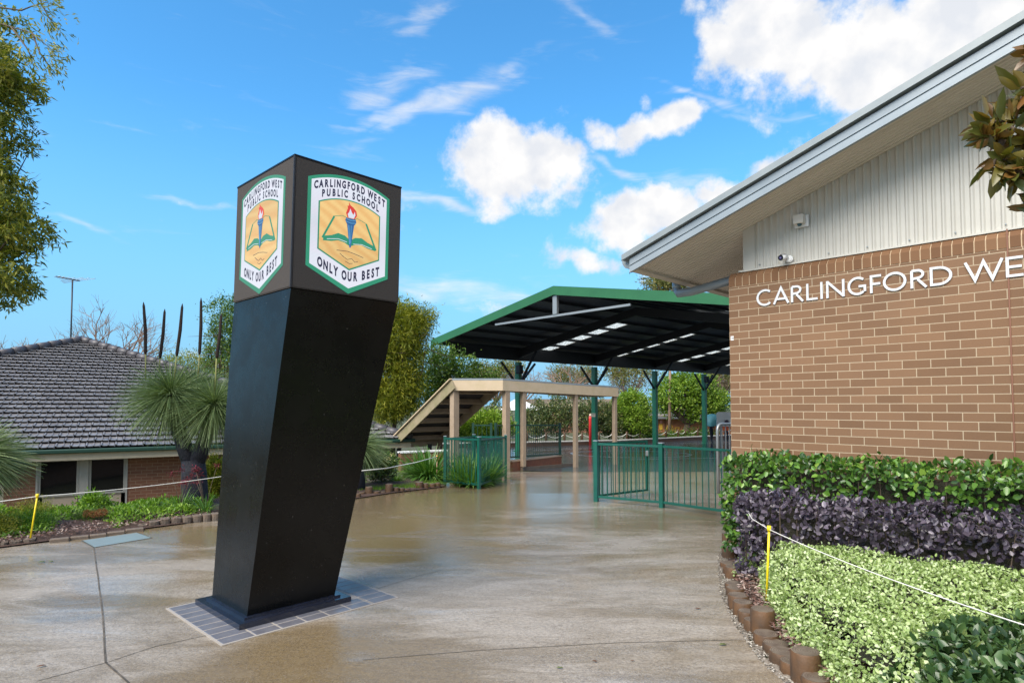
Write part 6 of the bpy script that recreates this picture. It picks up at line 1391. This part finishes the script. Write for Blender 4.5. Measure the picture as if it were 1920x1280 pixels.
    for i, (x, y) in enumerate([(-1.12, 13.6), (-.85, 13.3), (-.6, 13.9), (-1.0, 14.3), (-.55, 14.6)]):
        strap_plant('strap_leaf_plant', ['leafy strap plant at the left front corner inside the railing enclosure', 'leafy strap plant at the front middle inside the railing enclosure', 'leafy strap plant at the right inside the railing enclosure', 'leafy strap plant at the back left inside the railing enclosure', 'leafy strap plant at the back right inside the railing enclosure'][i], (x, y, float(G(x, y))), 300, .74, .028, LM_STRAP, arch=.35, up=1.05, group='strap plants inside the railing enclosure')
    b = gp(742, 905, .05); strap_plant('grass_tuft', 'fine bright grass tuft behind the timber logs right of the pillar', b, 900, .34, .006, LM_COVER, arch=.9, cat='grass')
    P = []
    for _ in range(9000):
        u = random.uniform(640, 835); v = random.uniform(893, 925)-.055*(u-640); P.append((u, v))
    P = np.array([gp(u, v, .02) for u, v in P[:2600]]); P = np.repeat(P, 6, 0)+RNG.normal(size=(2600*6, 3))*np.array([.06, .06, .0]); ok = P[:, 0] < np.interp(P[:, 1], EY, EX)-.12; P = P[ok]; P[:, 2] = G(P[:, 0], P[:, 1])+.03
    tag(leafobj('lawn_grass', P, unit(len(P))*.5+np.array([0, 0, 1.]), .085, .009, LM_COVER, None, 'lance'), 'patch of bright grass behind the timber logs', 'grass', kind='stuff')
    T = shrub('flowering_shrub', 'low shrub with pale yellow flowers in front of the brown house wall', 705, 868, 34, 18, 13., 120, .07, .03, LM_MID)
    c = atY(703, 862, 12.8); P = c+RNG.normal(size=(60, 3))*np.array([.2, .15, .10]); P = np.repeat(P, 9, 0)+RNG.normal(size=(540, 3))*np.array([.035, .02, .012]); leafobj('flowers', P, unit(540)+np.array([0, 0, .4]), .04, .022, LM_YEL, T, 'oval')
    shrub('dark_shrub', 'dark spiny shrub behind the grass tree right of the pillar', 715, 885, 26, 14, 13.4, 70, .06, .02, LM_CAM)
    shrub('leafy_shrub', 'bright green shrub seen below the far raking beam of the stair roof', 905, 800, 50, 26, 20.5, 260, .12, .05, LM_BRIGHT, per=26, sp=.1)
    shrub('leafy_shrub', 'green shrub just left of the pillar behind the grass tree', 402, 905, 14, 46, 11.2, 150, .08, .02, LM_BAMB, per=26, sp=.06)
    # mulch chips
    n = 5200; A = []
    for _ in range(n):
        u = random.uniform(-40, 400); v = random.uniform(968, 1024)-.06*u*.9; p = gp(u, v+6, .06); A.append(p)
    P = np.array(A); ok = P[:, 0] < np.interp(P[:, 1], EY, EX)-.05; P = P[ok]; P[:, 2] = .075+RNG.random(len(P))*.03
    tag(leafobj('mulch_chips', P, unit(len(P))*np.array([1, 1, .3]), .045, .018, M_CHIP, None, 'lance', np.tile([0, 0, 1.], (len(P), 1))+unit(len(P))*.3), 'brown bark mulch chips in the left garden bed', 'mulch', kind='stuff')
left_garden()
def low_wall():
    a, b = atY(752, 850, 17.2)[:2], atY(838, 850, 17.9)[:2]; d = (b-a)/np.linalg.norm(b-a); n_ = np.array([-d[1], d[0]]); zt_ = atY(790, 848, 17.5)[2]
    T = thing('low_brick_wall', 'low brown brick wall with white coping under the low end of the stair roof', 'wall', (a[0], a[1], -1.2), xdir=d); L_ = np.linalg.norm(b-a)
    obj('brickwork', MB().box((L_/2, .11, (zt_+1.2)/2), (L_, .22, zt_+1.2)), M_HBRICK, T, world=False); obj('coping', MB().box((L_/2, .11, zt_+1.2+.022), (L_+.04, .27, .04)), M_WHITE, T, world=False)
low_wall()
def scatter():
    # pebbles along the right gravel strip
    n = 5000; y = RNG.uniform(2.6, 7.2, n); x = np.interp(y, RY, RX)+RNG.uniform(.0, .17, n); P = np.column_stack([x, y, .012+RNG.random(n)*.006])
    tag(leafobj('pebbles', P, unit(n)*np.array([1, 1, .2]), .012+.01*RNG.random(n), .012, M_PEBBLE, None, 'card', np.tile([0, 0, 1.], (n, 1))+unit(n)*.25), 'small gravel between the concrete path and the timber logs', 'gravel', kind='stuff')
    # dark mulch below the ground cover
    n = 2600; y = RNG.uniform(3., 6.4, n); x = np.interp(y, RY, RX)+RNG.uniform(.17, .5, n); P = np.column_stack([x, y, .10+RNG.random(n)*.04])
    tag(leafobj('mulch_chips', P, unit(n)*np.array([1, 1, .4]), .04, .014, M_CHIP, None, 'lance'), 'dark reddish mulch behind the log edging on the right', 'mulch', kind='stuff')
    # fallen leaves on the wet concrete
    lm = mat('fallen_leaf', (.13, .055, .02), .5); lg = mat('fallen_green_leaf', (.10, .13, .02), .5)
    for (u, v, s_, m, lab) in [(1303, 1140, .05, lm, 'single brown fallen leaf on the concrete near the log edging'), (1363, 1207, .06, lg, 'thin green fallen leaf on the concrete joint near the logs'), (1317, 1021, .04, lm, 'small brown leaf on the concrete in front of the purple hedge'), (1043, 1250, .045, lg, 'thin leaf scrap at the bottom middle of the path'), (1119, 1240, .035, lm, 'curled brown leaf scrap at the bottom of the path'),
                               (85, 1053, .08, lg, 'green leaf scrap on the wet concrete at left'), (100, 1052, .06, lg, 'second green leaf scrap beside the first on the wet concrete at left'), (87, 1246, .05, lm, 'dark leaf scrap on the concrete at bottom left'), (1182, 1237, .025, lm, 'tiny dark twig right of the curled leaf at the bottom of the path')]:
        p = gp(u, v, .02); a = random.random()*6; V, lo, sz = leaves(np.array([p]), np.array([[math.cos(a), math.sin(a)*.5, .05]]), s_, s_*.4, 'oval', np.array([[0, 0, 1.]])); o = link_mesh('fallen_leaf', V, (lo, sz), m); so = o.modifiers.new('thick', 'SOLIDIFY'); so.thickness = .0015; tag(o, lab, 'leaf', 'fallen leaves on the path')
scatter()
# magnolia at the right edge
def magnolia():
    Y = 3.1
    base = atY(2330, 1100, 3.3); base[2] = .1; T = thing('magnolia_tree', 'magnolia branches with bronze and green leaves reaching in from the right edge', 'tree', base)
    mb = MB(); tp = atY(2262, 60, 3.2); mb.tube([base, base+(tp-base)*.3+np.array([.03, .02, 0]), base+(tp-base)*.62+np.array([-.02, 0, 0]), tp], [.06, .05, .04, .015], 9); tips = []; axp = lambda q: base+(tp-base)*q
    for k in range(26):
        q = random.uniform(.5, 1.); o_ = axp(q); a = random.uniform(-1.2, 2.6); e_ = o_+np.array([math.cos(a)*random.uniform(.25, .6), math.sin(a)*.45, random.uniform(-.05, .35)])
        if 960+F*e_[0]/e_[1] < 1990: continue
        mb.tube([o_, (o_+e_)/2+np.array([0, 0, .03]), e_], [.014, .009, .004], 5); tips += [(e_, e_-o_), ((o_+e_)/2, e_-o_), (e_+(o_-e_)*.25, e_-o_)]
    for pts in ([(2240, 420), (2080, 330), (1960, 285), (1880, 262), (1845, 250)], [(2200, 330), (2050, 240), (1950, 215), (1905, 200)], [(2080, 330), (1990, 300), (1930, 290), (1880, 300)], [(2200, 330), (2080, 150), (1990, 110), (1935, 95)], [(2240, 420), (2100, 420), (1990, 390), (1940, 385)], [(1960, 285), (1925, 310), (1905, 335)], [(1880, 262), (1868, 290), (1860, 312)], [(1905, 200), (1885, 225), (1850, 230)], [(1990, 300), (1940, 270), (1890, 235)], [(2080, 330), (1980, 330), (1905, 320)], [(2200, 330), (2050, 200), (1960, 160), (1915, 165)]):
        pp = [atY(u, v, Y+random.uniform(-.03, .03)) for u, v in pts]
        if pts[0][0] >= 2200: pp[0] = axp(.72 if pts[0][1] > 400 else .80)
        mb.tube(pp, [.018, .012, .009, .007, .005][:len(pp)], 6); tips += [(pp[-1], pp[-1]-pp[-2])]
        if len(pp) > 3: tips += [(pp[-2], pp[-1]-pp[-2]+np.array([0, 0, .02]))]
        for q in range(2): c = pp[-1]+(pp[-2]-pp[-1])*random.random()+np.array([.03, 0, random.uniform(-.06, .06)]); tips += [(c, c-pp[-2]+np.array([0, 0, .03]))]
    obj('branch', mb, M_BARK, T); P, D = [], []
    for c, d in tips:
        d = d/np.linalg.norm(d)
        for k in range(9): v = unit(1)[0]; P.append(c+RNG.normal(size=3)*.010-d*random.uniform(0, .06)); D.append(d*.75+v*.85)
    n = len(P); leafobj('leaves', np.array(P), np.array(D), .135*(.7+.6*RNG.random(n)), .046, LM_MAG, T, 'oval')
magnolia()
